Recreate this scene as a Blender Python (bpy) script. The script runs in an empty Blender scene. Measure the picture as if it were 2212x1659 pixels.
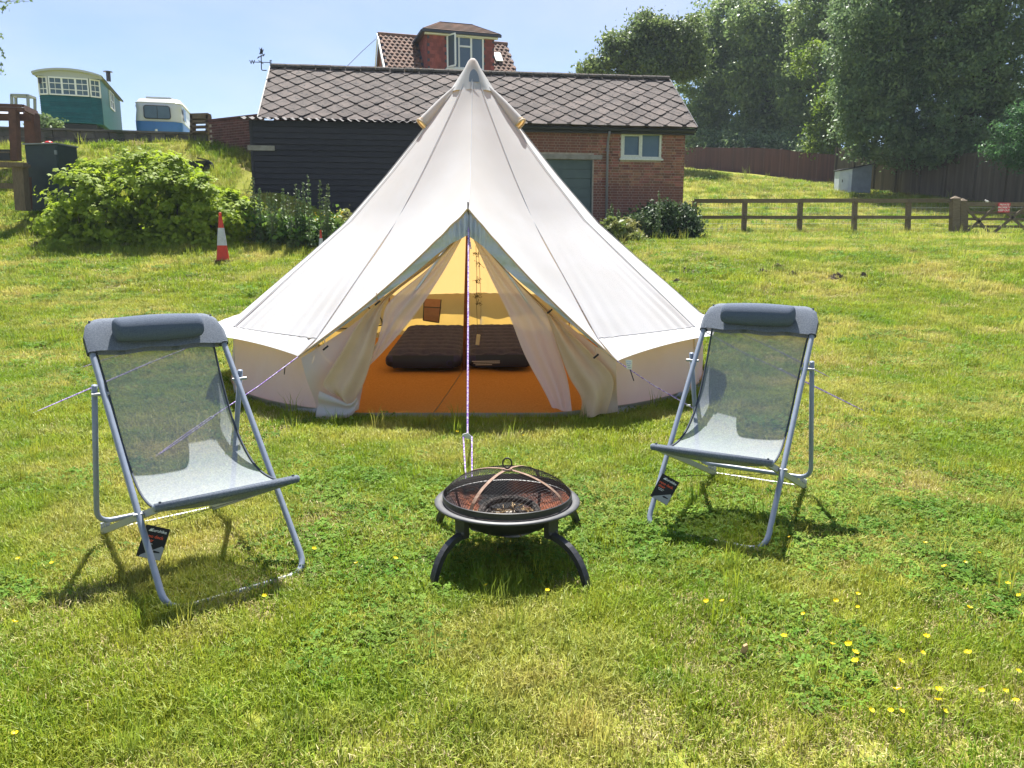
import bpy, math, random
import numpy as np
from mathutils import Vector, Matrix
random.seed(11); rng = np.random.default_rng(11)
sc = bpy.context.scene
col = sc.collection
rad = math.radians

# ---------------------------------------------------------------- camera, sky, sun, exposure
CAMZ = 1.3; PITCH = rad(10.0)
cam = bpy.data.objects.new('camera', bpy.data.cameras.new('camera'))
col.objects.link(cam); sc.camera = cam
cam.location = (0, 0, CAMZ); cam.rotation_euler = (math.pi/2 - PITCH, 0, 0)
cam.data.sensor_width = 36; cam.data.lens = 27.0
cam.data.clip_start = 0.05; cam.data.clip_end = 3000

SUN_EL = rad(59.5); SUN_AZ = rad(-4)            # azimuth from +Y, negative = left
world = bpy.data.worlds.new('World'); sc.world = world; world.use_nodes = True
wn = world.node_tree; wn.nodes.clear()
wo = wn.nodes.new('ShaderNodeOutputWorld'); bg = wn.nodes.new('ShaderNodeBackground')
sky = wn.nodes.new('ShaderNodeTexSky'); sky.sky_type = 'NISHITA'; sky.sun_disc = False
sky.sun_elevation = SUN_EL; sky.sun_rotation = SUN_AZ
sky.altitude = 1500; sky.air_density = 1.0; sky.dust_density = .35; sky.ozone_density = 4.0
tc = wn.nodes.new('ShaderNodeTexCoord'); mp = wn.nodes.new('ShaderNodeMapping')
mp.inputs['Scale'].default_value = (1.1, 1.1, 3.2); mp.inputs['Location'].default_value = (3.4, 0.6, 0.3)
cn = wn.nodes.new('ShaderNodeTexNoise'); cn.inputs['Scale'].default_value = 1.5; cn.inputs['Detail'].default_value = 6
cn.inputs['Roughness'].default_value = .5; cn.inputs['Distortion'].default_value = .35
cr = wn.nodes.new('ShaderNodeMapRange'); cr.inputs[1].default_value = .34; cr.inputs[2].default_value = .70
cr.inputs[3].default_value = 0.0; cr.inputs[4].default_value = .62
cm = wn.nodes.new('ShaderNodeMix'); cm.data_type = 'RGBA'
cm.inputs[7].default_value = (5.4, 5.7, 7.2, 1)                # thin high cloud, sunlit
L = wn.links.new
L(tc.outputs['Generated'], mp.inputs['Vector']); L(mp.outputs[0], cn.inputs['Vector'])
L(cn.outputs[0], cr.inputs[0]); L(cr.outputs[0], cm.inputs[0]); L(sky.outputs[0], cm.inputs[6])
L(cm.outputs[2], bg.inputs[0]); bg.inputs[1].default_value = 0.050; L(bg.outputs[0], wo.inputs[0])

sl = bpy.data.lights.new('sun', 'SUN'); sl.energy = 4.8; sl.angle = rad(0.53); sl.color = (1.0, .965, .905)
sun = bpy.data.objects.new('sun', sl); col.objects.link(sun)
sdir = Vector((math.sin(SUN_AZ)*math.cos(SUN_EL), math.cos(SUN_AZ)*math.cos(SUN_EL), math.sin(SUN_EL)))
sun.rotation_euler = sdir.to_track_quat('Z', 'Y').to_euler(); sun.location = (0, 0, 30)
sc.view_settings.view_transform = 'Standard'; sc.view_settings.look = 'None'
sc.view_settings.exposure = 1.72; sc.view_settings.gamma = 1.0; sc.view_settings.use_curve_mapping = False
sc.cycles.max_bounces = 7; sc.cycles.diffuse_bounces = 4; sc.cycles.glossy_bounces = 2; sc.cycles.transmission_bounces = 4; sc.cycles.transparent_max_bounces = 16
sc.cycles.use_denoising = True

# ---------------------------------------------------------------- helpers
_cp, _sp = math.cos(PITCH), math.sin(PITCH)
def at(x, y, Y):
    """point at world depth Y seen at pixel (x, y) of a 2212 x 1659 frame"""
    a = (x-1106)/1659; b = (829.5-y)/1659
    t = Y/(b*_sp + _cp)
    return Vector((a*t, Y, CAMZ + t*(b*_cp - _sp)))
def smooth(a, b, x):
    t = np.clip((x-a)/(b-a), 0, 1); return t*t*(3-2*t)
_ty = np.arange(-60, 420, .25)
def _table(knots, w):
    k = np.array(knots); z = np.interp(_ty, k[:, 0], k[:, 1])
    n = int(w/.25); ker = np.hanning(n+2); ker /= ker.sum()
    zp = np.concatenate([np.full(n, z[0]), z, np.full(n, z[-1])])
    return np.convolve(zp, ker, 'same')[n:-n]
GR = _table([(-60,0),(6.5,0),(9,.06),(12,.40),(15.5,.97),(20,1.45),(26,1.76),(30,2.35),(36,3.4),(45,5.05),(52,6.2),(60,7.0),(80,8),(420,9)], 3.0)
GL = _table([(-60,0),(6.5,0),(9,.06),(12,.40),(15.5,.97),(17,1.22),(18.5,1.62),(20,2.3),(22,3.2),(24.6,4.55),(25.3,4.72),(30,4.8),(60,5.2),(420,8)], 1.6)
def gz(x, y):
    x = np.asarray(x, float); y = np.asarray(y, float)
    zr = np.interp(y, _ty, GR) + smooth(32, 50, y)*np.clip(.10*(15-x), -1.2, 1.2)
    zl = np.interp(y, _ty, GL)
    w = smooth(-3.5, -6.5, x) if False else 1-smooth(-6.5, -3.5, x)
    z = zr*(1-w) + zl*w
    bump = .012*np.sin(x*2.1+.7*y)*np.sin(y*1.7-.4*x) + .02*np.sin(x*.6+1.3)*np.sin(y*.55)
    far = smooth(10, 14, y)
    bump = bump*np.where((y > 5.2) & (y < 10.6) & (np.abs(x+.43) < 2.9), 0.0, 1.0)*(.6+.9*far)
    return z + bump
def G(x, y): return float(gz(x, y))
def on_ground(x, y, lo=1.0, hi=90.0):
    """terrain point seen at pixel (x, y)"""
    prev = None
    for Y in np.arange(lo, hi, .05):
        p = at(x, y, Y)
        if p.z <= G(p.x, p.y): return Vector((p.x, p.y, G(p.x, p.y)))
    return at(x, y, hi)

def link(name, data, parent=None):
    o = bpy.data.objects.new(name, data); col.objects.link(o)
    if parent is not None: o.parent = parent
    return o
def tag(o, label=None, cat=None, group=None, kind=None):
    if label: o['label'] = label
    if cat: o['category'] = cat
    if group: o['group'] = group
    if kind: o['kind'] = kind
    return o
def thing(name, label, cat, loc=(0, 0, 0), rz=0, group=None):
    o = link(name, None); o.location = loc; o.rotation_euler = (0, 0, rz); o.empty_display_size = .1
    return tag(o, label, cat, group)
def root_loc(p):
    while p.parent is not None: p = p.parent
    return p.location.copy()
def fast_mesh(name, V, F, mat=None, smooth_=False):
    V = np.asarray(V, np.float32); F = np.asarray(F, np.int32); k = F.shape[1]
    me = bpy.data.meshes.new(name)
    me.vertices.add(len(V)); me.vertices.foreach_set('co', V.ravel())
    me.loops.add(F.size); me.loops.foreach_set('vertex_index', F.ravel())
    me.polygons.add(len(F)); me.polygons.foreach_set('loop_start', np.arange(0, F.size, k, dtype=np.int32))
    me.polygons.foreach_set('loop_total', np.full(len(F), k, np.int32))
    if smooth_: me.polygons.foreach_set('use_smooth', np.ones(len(F), bool))
    me.update(calc_edges=True)
    if mat: me.materials.append(mat)
    return me

class MB:
    def __init__(s): s.v = []; s.f = []
    def add(s, vs, fs):
        n = len(s.v); s.v += [tuple(v) for v in vs]; s.f += [tuple(i+n for i in f) for f in fs]; return s
    def box(s, c, size, rot=None):
        hx, hy, hz = size[0]/2, size[1]/2, size[2]/2; c = Vector(c)
        vs = [Vector((x*hx, y*hy, z*hz)) for x in (-1, 1) for y in (-1, 1) for z in (-1, 1)]
        if rot is not None: vs = [rot @ v for v in vs]
        return s.add([c+v for v in vs], [(0,1,3,2),(4,6,7,5),(0,4,5,1),(2,3,7,6),(0,2,6,4),(1,5,7,3)])
    def beam(s, a, b, w, h, up=(0, 0, 1)):
        a, b = Vector(a), Vector(b); d = (b-a); l = d.length; d.normalize()
        sd = d.cross(Vector(up)); 
        if sd.length < 1e-4: sd = d.cross(Vector((0, 1, 0)))
        sd.normalize(); u = sd.cross(d)
        R = Matrix((sd, d, u)).transposed()
        return s.box((a+b)/2, (w, l, h), R)
    def tube(s, pts, r, n=8, closed=False, cap=True):
        pts = [Vector(p) for p in pts]; m = len(pts)
        rs = r if hasattr(r, '__len__') else [r]*m
        tang = []
        for i in range(m):
            a = pts[(i-1) % m] if (closed or i > 0) else pts[i]
            b = pts[(i+1) % m] if (closed or i < m-1) else pts[i]
            t = (b-a); t.normalize(); tang.append(t)
        ref = Vector((0, 0, 1)) if abs(tang[0].z) < .9 else Vector((1, 0, 0))
        nrm = tang[0].cross(ref); nrm.normalize(); rings = []
        for i in range(m):
            nrm = nrm - tang[i]*nrm.dot(tang[i]); nrm.normalize(); bi = tang[i].cross(nrm)
            rings.append([pts[i] + (nrm*math.cos(2*math.pi*k/n) + bi*math.sin(2*math.pi*k/n))*rs[i] for k in range(n)])
        vs = [v for rg in rings for v in rg]; fs = []
        for i in range(m if closed else m-1):
            j = (i+1) % m
            for k in range(n): fs.append((i*n+k, i*n+(k+1) % n, j*n+(k+1) % n, j*n+k))
        if cap and not closed: fs += [tuple(range(n))[::-1], tuple((m-1)*n+k for k in range(n))]
        return s.add(vs, fs)
    def lathe(s, prof, n=32, c=(0, 0, 0), closed=False):
        c = Vector(c); vs = []; fs = []; m = len(prof)
        for r, z in prof:
            for k in range(n):
                a = 2*math.pi*k/n; vs.append(c+Vector((r*math.cos(a), r*math.sin(a), z)))
        for i in range(m-1 if not closed else m):
            j = (i+1) % m
            for k in range(n): fs.append((i*n+k, i*n+(k+1) % n, j*n+(k+1) % n, j*n+k))
        return s.add(vs, fs)
    def grid(s, P, flip=False):
        r, c = len(P), len(P[0]); vs = [p for row in P for p in row]; fs = []
        for i in range(r-1):
            for j in range(c-1):
                f = (i*c+j, i*c+j+1, (i+1)*c+j+1, (i+1)*c+j); fs.append(f[::-1] if flip else f)
        return s.add(vs, fs)
    def prism(s, poly, off):
        n = len(poly); off = Vector(off); a = [Vector(p) for p in poly]; b = [p+off for p in a]
        return s.add(a+b, [tuple(range(n))[::-1], tuple(range(n, 2*n))] + [(i, (i+1) % n, n+(i+1) % n, n+i) for i in range(n)])
    def build(s, name, mat, parent=None, world=False, smooth=False, origin=None, label=None, kind=None):
        o0 = Vector((0, 0, 0))
        if world and parent is not None: o0 = root_loc(parent)
        if origin is not None: o0 = Vector(origin)
        me = bpy.data.meshes.new(name); me.from_pydata([tuple(Vector(v)-o0) for v in s.v], [], s.f)
        if smooth: me.polygons.foreach_set('use_smooth', np.ones(len(me.polygons), bool))
        if mat: me.materials.append(mat)
        me.update()
        o = link(name, me, parent)
        if origin is not None and parent is None: o.location = o0
        if label: o['label'] = label
        if kind: o['kind'] = kind
        return o
def box(name, c, size, mat, parent=None, world=False, rot=None, bev=0, **k):
    o = MB().box(c, size, rot).build(name, mat, parent, world, **k)
    if bev:
        b = o.modifiers.new('bevel', 'BEVEL'); b.width = bev; b.segments = 2
    return o
def rounded(pts, r, n=5, closed=False):
    pts = [Vector(p) for p in pts]; m = len(pts); out = []
    for i in range(m):
        if not closed and i in (0, m-1): out.append(pts[i]); continue
        p = pts[i]; a = pts[(i-1) % m]; b = pts[(i+1) % m]
        da = (a-p); db = (b-p); ra = min(r, da.length*.49); rb = min(r, db.length*.49)
        A = p+da.normalized()*ra; B = p+db.normalized()*rb
        for k in range(n+1):
            t = k/n; out.append(A*(1-t)**2 + p*2*t*(1-t) + B*t*t)
    return out
def catmull(pts, n):
    """n points evenly along a Catmull-Rom curve through pts"""
    P = [Vector(p) for p in pts]; P = [P[0]*2-P[1]] + P + [P[-1]*2-P[-2]]; out = []
    for i in range(1, len(P)-2):
        for k in range(12):
            t = k/12
            out.append(.5*((2*P[i]) + (P[i+1]-P[i-1])*t + (2*P[i-1]-5*P[i]+4*P[i+1]-P[i+2])*t*t + (-P[i-1]+3*P[i]-3*P[i+1]+P[i+2])*t**3))
    out.append(P[-2]); d = [0]
    for i in range(1, len(out)): d.append(d[-1] + (out[i]-out[i-1]).length)
    res = []
    for k in range(n):
        s_ = d[-1]*k/(n-1); i = min(max(int(np.searchsorted(d, s_)), 1), len(out)-1)
        t = (s_-d[i-1])/max(d[i]-d[i-1], 1e-9); res.append(out[i-1].lerp(out[i], t))
    return res
def text_mesh(txt, size, mat, name, parent, M4, align='CENTER', extrude=.0006, bold=False):
    cu = bpy.data.curves.new(name, 'FONT'); cu.body = txt; cu.size = size; cu.align_x = align; cu.align_y = 'CENTER'; cu.extrude = extrude
    cu.resolution_u = 3
    if bold: cu.offset = size*.018
    t = bpy.data.objects.new(name, cu); col.objects.link(t)
    dg = bpy.context.evaluated_depsgraph_get(); me = bpy.data.meshes.new_from_object(t.evaluated_get(dg))
    bpy.data.objects.remove(t); me.name = name; me.transform(M4); me.materials.clear(); me.materials.append(mat)
    return link(name, me, parent)

# ---------------------------------------------------------------- materials
def C(r, g, b):
    f = lambda c: (c/12.92 if c <= .04045 else ((c+.055)/1.055)**2.4)
    return (f(r/255), f(g/255), f(b/255), 1)
def A4(c): return tuple(c) if len(c) == 4 else (*c, 1)
def mat(name, c1, c2=None, scale=5, rough=.8, bump=0, bs=60, spec=.3, metal=0, rnd=0, tr=0, trc=None, alpha=1, stretch=None,
        lo=.38, hi=.62, c3=None, s3=20, lo3=.55, hi3=.7, local=False, detail=5, hue=0):
    m = bpy.data.materials.new(name); m.use_nodes = True; nt = m.node_tree; nt.nodes.clear(); N = nt.nodes.new; K = nt.links.new
    out = N('ShaderNodeOutputMaterial'); pb = N('ShaderNodeBsdfPrincipled')
    pb.inputs['Roughness'].default_value = rough; pb.inputs['Metallic'].default_value = metal
    pb.inputs['Specular IOR Level'].default_value = spec
    if local: src = N('ShaderNodeTexCoord').outputs['Object']
    else: src = N('ShaderNodeNewGeometry').outputs['Position']
    if stretch:
        mpn = N('ShaderNodeMapping'); mpn.inputs['Scale'].default_value = stretch; K(src, mpn.inputs[0]); src = mpn.outputs[0]
    rgb = N('ShaderNodeRGB'); rgb.outputs[0].default_value = A4(c1); cur = rgb.outputs[0]
    def layer(cur, c, s, l, h):
        nz = N('ShaderNodeTexNoise'); nz.inputs['Scale'].default_value = s; nz.inputs['Detail'].default_value = detail
        nz.inputs['Roughness'].default_value = .6
        K(src, nz.inputs['Vector'])
        mr = N('ShaderNodeMapRange'); mr.inputs[1].default_value = l; mr.inputs[2].default_value = h; K(nz.outputs[0], mr.inputs[0])
        mx = N('ShaderNodeMix'); mx.data_type = 'RGBA'; K(mr.outputs[0], mx.inputs[0]); K(cur, mx.inputs[6]); mx.inputs[7].default_value = A4(c)
        return mx.outputs[2]
    if c2 is not None: cur = layer(cur, c2, scale, lo, hi)
    if c3 is not None: cur = layer(cur, c3, s3, lo3, hi3)
    if rnd or hue:
        oi = N('ShaderNodeObjectInfo'); hs = N('ShaderNodeHueSaturation')
        mr = N('ShaderNodeMapRange'); mr.inputs[3].default_value = 1-rnd; mr.inputs[4].default_value = 1+rnd
        K(oi.outputs['Random'], mr.inputs[0]); K(mr.outputs[0], hs.inputs['Value']); K(cur, hs.inputs['Color'])
        if hue:
            ma = N('ShaderNodeMath'); ma.operation = 'MULTIPLY_ADD'; ma.inputs[1].default_value = 7.31; ma.inputs[2].default_value = 0
            fr = N('ShaderNodeMath'); fr.operation = 'FRACT'
            mh = N('ShaderNodeMapRange'); mh.inputs[3].default_value = .5-hue; mh.inputs[4].default_value = .5+hue
            K(oi.outputs['Random'], ma.inputs[0]); K(ma.outputs[0], fr.inputs[0]); K(fr.outputs[0], mh.inputs[0]); K(mh.outputs[0], hs.inputs['Hue'])
        cur = hs.outputs[0]
    K(cur, pb.inputs['Base Color'])
    if bump:
        nb = N('ShaderNodeTexNoise'); nb.inputs['Scale'].default_value = bs; nb.inputs['Detail'].default_value = 4; K(src, nb.inputs['Vector'])
        bp = N('ShaderNodeBump'); bp.inputs['Strength'].default_value = min(bump, 1); bp.inputs['Distance'].default_value = .02 if bump <= 1 else .02*bump
        K(nb.outputs[0], bp.inputs['Height']); K(bp.outputs[0], pb.inputs['Normal'])
    sh = pb.outputs[0]
    if tr:
        tl = N('ShaderNodeBsdfTranslucent')
        if trc is not None: tl.inputs[0].default_value = A4(trc)
        else: K(cur, tl.inputs[0])
        ms = N('ShaderNodeMixShader'); ms.inputs[0].default_value = tr; K(sh, ms.inputs[1]); K(tl.outputs[0], ms.inputs[2]); sh = ms.outputs[0]
    if alpha < 1:
        tp = N('ShaderNodeBsdfTransparent'); ms = N('ShaderNodeMixShader'); ms.inputs[0].default_value = alpha
        K(tp.outputs[0], ms.inputs[1]); K(sh, ms.inputs[2]); sh = ms.outputs[0]
    K(sh, out.inputs[0])
    return m
def foliage(name, dark, light, dry=None, sc_=.8, tr=.35, rnd=.25, dscale=.5, lo=.45, hi=.62, rough=.55, hue=.02, spec=.25, trc=None):
    return mat(name, dark, light, scale=sc_, rough=rough, spec=spec, tr=tr, trc=trc, rnd=rnd, hue=hue, c3=dry, s3=dscale, lo3=lo, hi3=hi, detail=3)
MT = {}
MT['canvas'] = mat('canvas', (.515, .53, .545), (.49, .503, .51), 3, c3=(.46, .462, .455), s3=1.1, lo3=.5, hi3=.8, rough=.9, bump=.08, bs=300, spec=.1, tr=.24, trc=(.92, .60, .22))
MT['canvas_wall'] = mat('canvas wall', (.475, .505, .555), (.44, .465, .51), 2.5, rough=.9, bump=.08, bs=300, spec=.1, tr=.24, trc=(.95, .60, .13))
MT['hood'] = mat('coated hood cloth in shade blue', (.46, .50, .56), (.40, .44, .50), 6, rough=.4, bump=1, bs=14, spec=.5)  # coated cloth; blue-grey of sky-lit shade is put into its colour
MT['canvas_beige'] = mat('beige canvas', (.60, .46, .31), (.53, .40, .27), 4, rough=.9, bump=.1, bs=200, spec=.1, tr=.15, trc=(.8, .55, .25))
MT['canvas_seam'] = mat('stitched seam', (.42, .41, .42), rough=.9)
MT['canvas_pvc'] = mat('grey vent mesh', (.20, .22, .26), rough=.7)
MT['net'] = mat('insect net', (.58, .54, .60), rough=.9, tr=.4, trc=(.78, .70, .68), alpha=.9)
MT['groundsheet'] = mat('groundsheet', (.42, .38, .30), (.36, .32, .25), 8, rough=.6)
MT['coir'] = mat('coir matting', (.62, .29, .075), (.52, .22, .05), 60, rough=.95, bump=1, bs=260, spec=.05, c3=(.36, .15, .04), s3=140, lo3=.6, hi3=.7)
MT['mattress'] = mat('navy flocked vinyl', (.026, .025, .082), (.038, .036, .10), 20, rough=.75, bump=.3, bs=500, spec=.25)
MT['mattress_side'] = mat('navy vinyl side', (.012, .017, .035), rough=.5, spec=.4)
MT['print'] = mat('white print', (.7, .7, .7), rough=.6)
MT['pole'] = mat('red brown pole', (.26, .10, .045), (.2, .075, .03), 20, rough=.5)  # red-brown tone shared by the centre pole and wall poles
MT['rope'] = mat('purple guy rope', (.20, .09, .42), (.55, .48, .66), 90, rough=.8, lo=.48, hi=.52)
MT['black_plastic'] = mat('black plastic', (.02, .02, .022), rough=.45)
MT['alu'] = mat('bare aluminium', (.55, .57, .60), rough=.4, metal=.6)
MT['frame_grey'] = mat('grey powder coated steel', (.20, .235, .30), (.18, .21, .27), 30, rough=.38, spec=.5)
MT['frame_light'] = mat('pale grey seat rail', (.24, .26, .27), rough=.4, spec=.5)
MT['sling'] = mat('grey mesh sling', (.27, .295, .33), (.20, .225, .255), 160, rough=.85, tr=.02, trc=(.2, .24, .26), alpha=.70, spec=.1)
MT['sleeve'] = mat('grey textilene sleeve', (.155, .18, .22), (.10, .12, .155), 170, rough=.85, bump=.3, bs=500, alpha=.93)
MT['pillow'] = mat('grey blue pillow', (.085, .11, .155), (.06, .08, .12), 200, rough=.85, bump=.3, bs=500)
MT['piping'] = mat('dark binding', (.04, .05, .07), rough=.8)
MT['tag_black'] = mat('black card', (.012, .012, .013), rough=.5)
MT['tag_white'] = mat('white print on card', (.75, .75, .75), rough=.5)
MT['tag_red'] = mat('orange red print', (.75, .10, .035), rough=.5)
MT['tag_grey'] = mat('grey print', (.30, .31, .32), rough=.5)
MT['iron'] = mat('black enamelled steel', (.018, .018, .02), (.03, .03, .032), 20, rough=.42, spec=.5)
MT['iron_rim'] = mat('worn steel rim', (.045, .047, .052), (.075, .075, .075), 12, rough=.5, spec=.35)
MT['rust'] = mat('rusty bowl inside', (.26, .075, .028), (.05, .035, .035), 5, rough=.9, bump=.4, bs=60, c3=(.02, .02, .022), s3=3, lo3=.57, hi3=.66)
MT['strap'] = mat('rusted strap', (.19, .125, .09), (.12, .065, .04), 40, rough=.7, metal=.2)
MT['wire'] = mat('blackened wire', (.03, .027, .025), rough=.5, metal=.4)
MT['char'] = mat('charred wood', (.02, .018, .016), (.06, .05, .045), 30, rough=.95, bump=.6, bs=80)
MT['ash'] = mat('ash', (.40, .37, .33), (.22, .19, .16), 25, rough=1)
MT['straw'] = mat('straw litter', (.36, .26, .14), (.22, .15, .08), 60, rough=.95)
# ---------------------------------------------------------------- ground
MT['ground'] = mat('turf', (.13, .165, .018), (.23, .22, .045), .55, rough=1, bump=1, bs=22, spec=.05, lo=.36, hi=.60, c3=(.27, .22, .10), s3=6, lo3=.60, hi3=.80)
xs = np.concatenate([np.linspace(-420, -45, 12), np.linspace(-42, -9.2, 50), np.linspace(-9, 9, 130), np.linspace(9.4, 42, 56), np.linspace(46, 420, 12)])
ys = np.concatenate([np.linspace(-60, -3, 8), np.linspace(-2, 12, 110), np.linspace(12.2, 36, 110), np.linspace(36.6, 80, 50), np.linspace(84, 420, 16)])
X, Y = np.meshgrid(xs, ys); Zg = gz(X, Y)
V = np.stack([X.ravel(), Y.ravel(), Zg.ravel()], 1)
nx, ny = len(xs), len(ys); ii = (np.arange(ny-1)[:, None]*nx + np.arange(nx-1)[None, :]).ravel()
F = np.stack([ii, ii+1, ii+nx+1, ii+nx], 1)
ground = link('ground', fast_mesh('ground', V, F, MT['ground'], True)); tag(ground, kind='structure')

# ---------------------------------------------------------------- brick garage with diamond slate roof
MT['brick'] = mat('stock brick', (.27, .115, .075), (.19, .085, .06), 9, rough=.9, bump=.5, bs=50, rnd=.38, hue=.018)
MT['mortar'] = mat('mortar', (.40, .345, .29), (.30, .25, .21), 8, rough=1)
MT['slate'] = mat('weathered cement slate', (.125, .10, .088), (.08, .066, .06), 3.5, rough=.95, bump=.6, bs=30, rnd=.22, c3=(.04, .038, .038), s3=11, lo3=.57, hi3=.63)
MT['underlay'] = mat('dark joint', (.035, .03, .028), (.06, .045, .035), 12, rough=1)  # dark brown layer that shows in the gaps between slates
MT['ridge'] = mat('mossy ridge tile', (.10, .085, .075), (.05, .045, .04), 14, rough=1, bump=1, bs=25, c3=(.20, .12, .05), s3=8, lo3=.6, hi3=.7)
MT['gutter'] = mat('black gutter', (.025, .026, .03), rough=.45)
MT['downpipe'] = mat('grey downpipe', (.20, .19, .20), rough=.5)
MT['white_frame'] = mat('white painted frame', (.62, .63, .58), (.52, .53, .48), 20, rough=.5)
MT['glass_dull'] = mat('window glass with painted sky', (.085, .13, .19), (.10, .15, .21), 3, rough=.25, spec=.25)  # light blue of sky in the panes is put into the colour
MT['door_green'] = mat('faded green grey door', (.085, .115, .112), (.07, .095, .095), 3, rough=.7)
MT['concrete'] = mat('concrete', (.27, .25, .23), (.21, .19, .17), 6, rough=.95, bump=.4, bs=40)
MT['black_board'] = mat('black tarred board', (.019, .018, .024), (.028, .026, .032), 4, rough=.65, stretch=(1, 1, 8), rnd=.2)
MT['corrugated'] = mat('corrugated sheet', (.06, .055, .06), (.10, .09, .085), 5, rough=.8)
EL = at(558, 252, 21.5); ER = at(1505, 275, 23.2)
yaw = math.atan2(ER.y-EL.y, ER.x-EL.x); LEN = math.hypot(ER.x-EL.x, ER.y-EL.y); EZ = (EL.z+ER.z)/2; RUN, RZ = 2.6, 6.62
gar = thing('brick_garage', 'long low brick garage with a lichened roof of diamond slates behind the tent', 'garage', (EL.x, EL.y, 0), yaw)
WN = .28; WU0, WU1 = 6.3, LEN-.22           # brick front wall plane and extent
GB = 1.2
# walls (mortar core)
m = MB(); m.add([(WU1-.2, WN+.25, GB), (WU1-.2, 2*RUN-.25, GB), (WU1-.2, 2*RUN-.25, EZ), (WU1-.2, RUN, RZ-.25), (WU1-.2, WN+.25, EZ),
                 (WU1, WN+.25, GB), (WU1, 2*RUN-.25, GB), (WU1, 2*RUN-.25, EZ), (WU1, RUN, RZ-.25), (WU1, WN+.25, EZ)],
                [(0,1,2,3,4), (9,8,7,6,5), (0,5,6,1), (1,6,7,2), (2,7,8,3), (3,8,9,4), (4,9,5,0)]); m.build('gable_wall', MT['brick'], gar)
m = MB(); m.add([(.3, WN+.3, GB), (.3, 2*RUN-.25, GB), (.3, 2*RUN-.25, EZ), (.3, RUN, RZ-.25), (.3, WN+.3, EZ),
                 (.5, WN+.3, GB), (.5, 2*RUN-.25, GB), (.5, 2*RUN-.25, EZ), (.5, RUN, RZ-.25), (.5, WN+.3, EZ)],
                [(0,1,2,3,4), (9,8,7,6,5), (0,5,6,1), (1,6,7,2), (2,7,8,3), (3,8,9,4), (4,9,5,0)]); m.build('gable_wall', MT['brick'], gar)
m = MB(); m.box(((.3+WU1)/2, 2*RUN-.3, (GB+EZ)/2), (WU1-.4, .2, EZ-GB)); m.build('rear_wall', MT['brick'], gar)
# local u on the wall plane for a pixel
def wall_uz(px, py, n=WN):
    ca, sa = math.cos(yaw), math.sin(yaw)
    # ray from camera: (a t, ., .); solve plane (p-EL).nrm = n
    d = at(px, py, 1.0) - Vector((0, 0, CAMZ)); nv = Vector((-sa, ca, 0)); o = Vector((0, 0, CAMZ)) - Vector((EL.x, EL.y, 0))
    t = (n - o.dot(nv))/d.dot(nv); p = o + d*t
    return p.x*ca + p.y*sa, p.z
wx0, wz1 = wall_uz(1343, 286); wx1, wz0 = wall_uz(1428, 343)
dx1, dz1 = wall_uz(1283, 345); dx0 = dx1-2.3
px_, _ = wall_uz(1310, 400)
# mortar core with the window and door openings left out
m = MB(); us = [WU0, dx0+.03, dx1-.03, wx0+.02, wx1-.02, WU1]; zs = [GB, wz0+.0, dz1, wz1-.02, EZ]
zs.sort()
for i in range(5):
    for j in range(len(zs)-1):
        uc, zc = (us[i]+us[i+1])/2, (zs[j]+zs[j+1])/2
        if i == 1 and zc < dz1: continue
        if i == 3 and wz0 < zc < wz1-.02: continue
        m.box((uc, WN+.14, zc), (us[i+1]-us[i]-.0005, .22, zs[j+1]-zs[j]-.0005))
m.build('front_wall', MT['mortar'], gar)
# bricks in flemish bond
holes = [(wx0-.01, wx1+.01, wz0-.05, wz1+.01), (dx0, dx1, 0, dz1+.14)]
bl = []
BH, BL, BD, J = .065, .215, .1025, .011
row = 0; z = EZ-.10
while z > 1.75:
    u = WU1 - (.0 if row % 2 else .0566); k = row % 2
    if not row % 2: bl.append((WU1-.0283, z, .0566-J))
    while u > WU0+.05:
        w = (BL if (k % 2 == 0) else BD); u0 = u-w; c = (u+u0)/2
        a0, a1 = u0, u
        ok = True
        for (h0, h1, q0, q1) in holes:
            if q0-.03 < z < q1+.03:
                if a0 >= h0 and a1 <= h1: ok = False
                elif a0 < h1 < a1: a0 = h1
                elif a0 < h0 < a1: a1 = h0
        if ok and a1-a0 > .04: bl.append(((a0+a1)/2, z, a1-a0-J))
        u = u0; k += 1
    z -= BH+J; row += 1
def visible_rank(b):      # nearer the sunny right-hand end and higher shows largest
    return (0 if b[0] > dx1-.25 else 1, -b[1])
bl.sort(key=visible_rank)
_bm = {}
def brick_mesh(w):
    k = round(w, 3)
    if k not in _bm:
        o = MB().box((0, 0, 0), (w, .1, BH)); me = bpy.data.meshes.new('brick'); me.from_pydata(o.v, [], o.f); me.materials.append(MT['brick']); _bm[k] = me
    return _bm[k]
for (c, z, w) in bl[:300]:
    o = link('brick', brick_mesh(w), gar); o.location = (c+random.uniform(-.002, .002), WN+.072+random.uniform(-.003, .003), z)
m = MB()
for (c, z, w) in bl[300:]: m.box((c, WN+.072, z), (w, .1, BH))
m.build('brickwork', MT['brick'], gar, kind='stuff')
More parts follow.
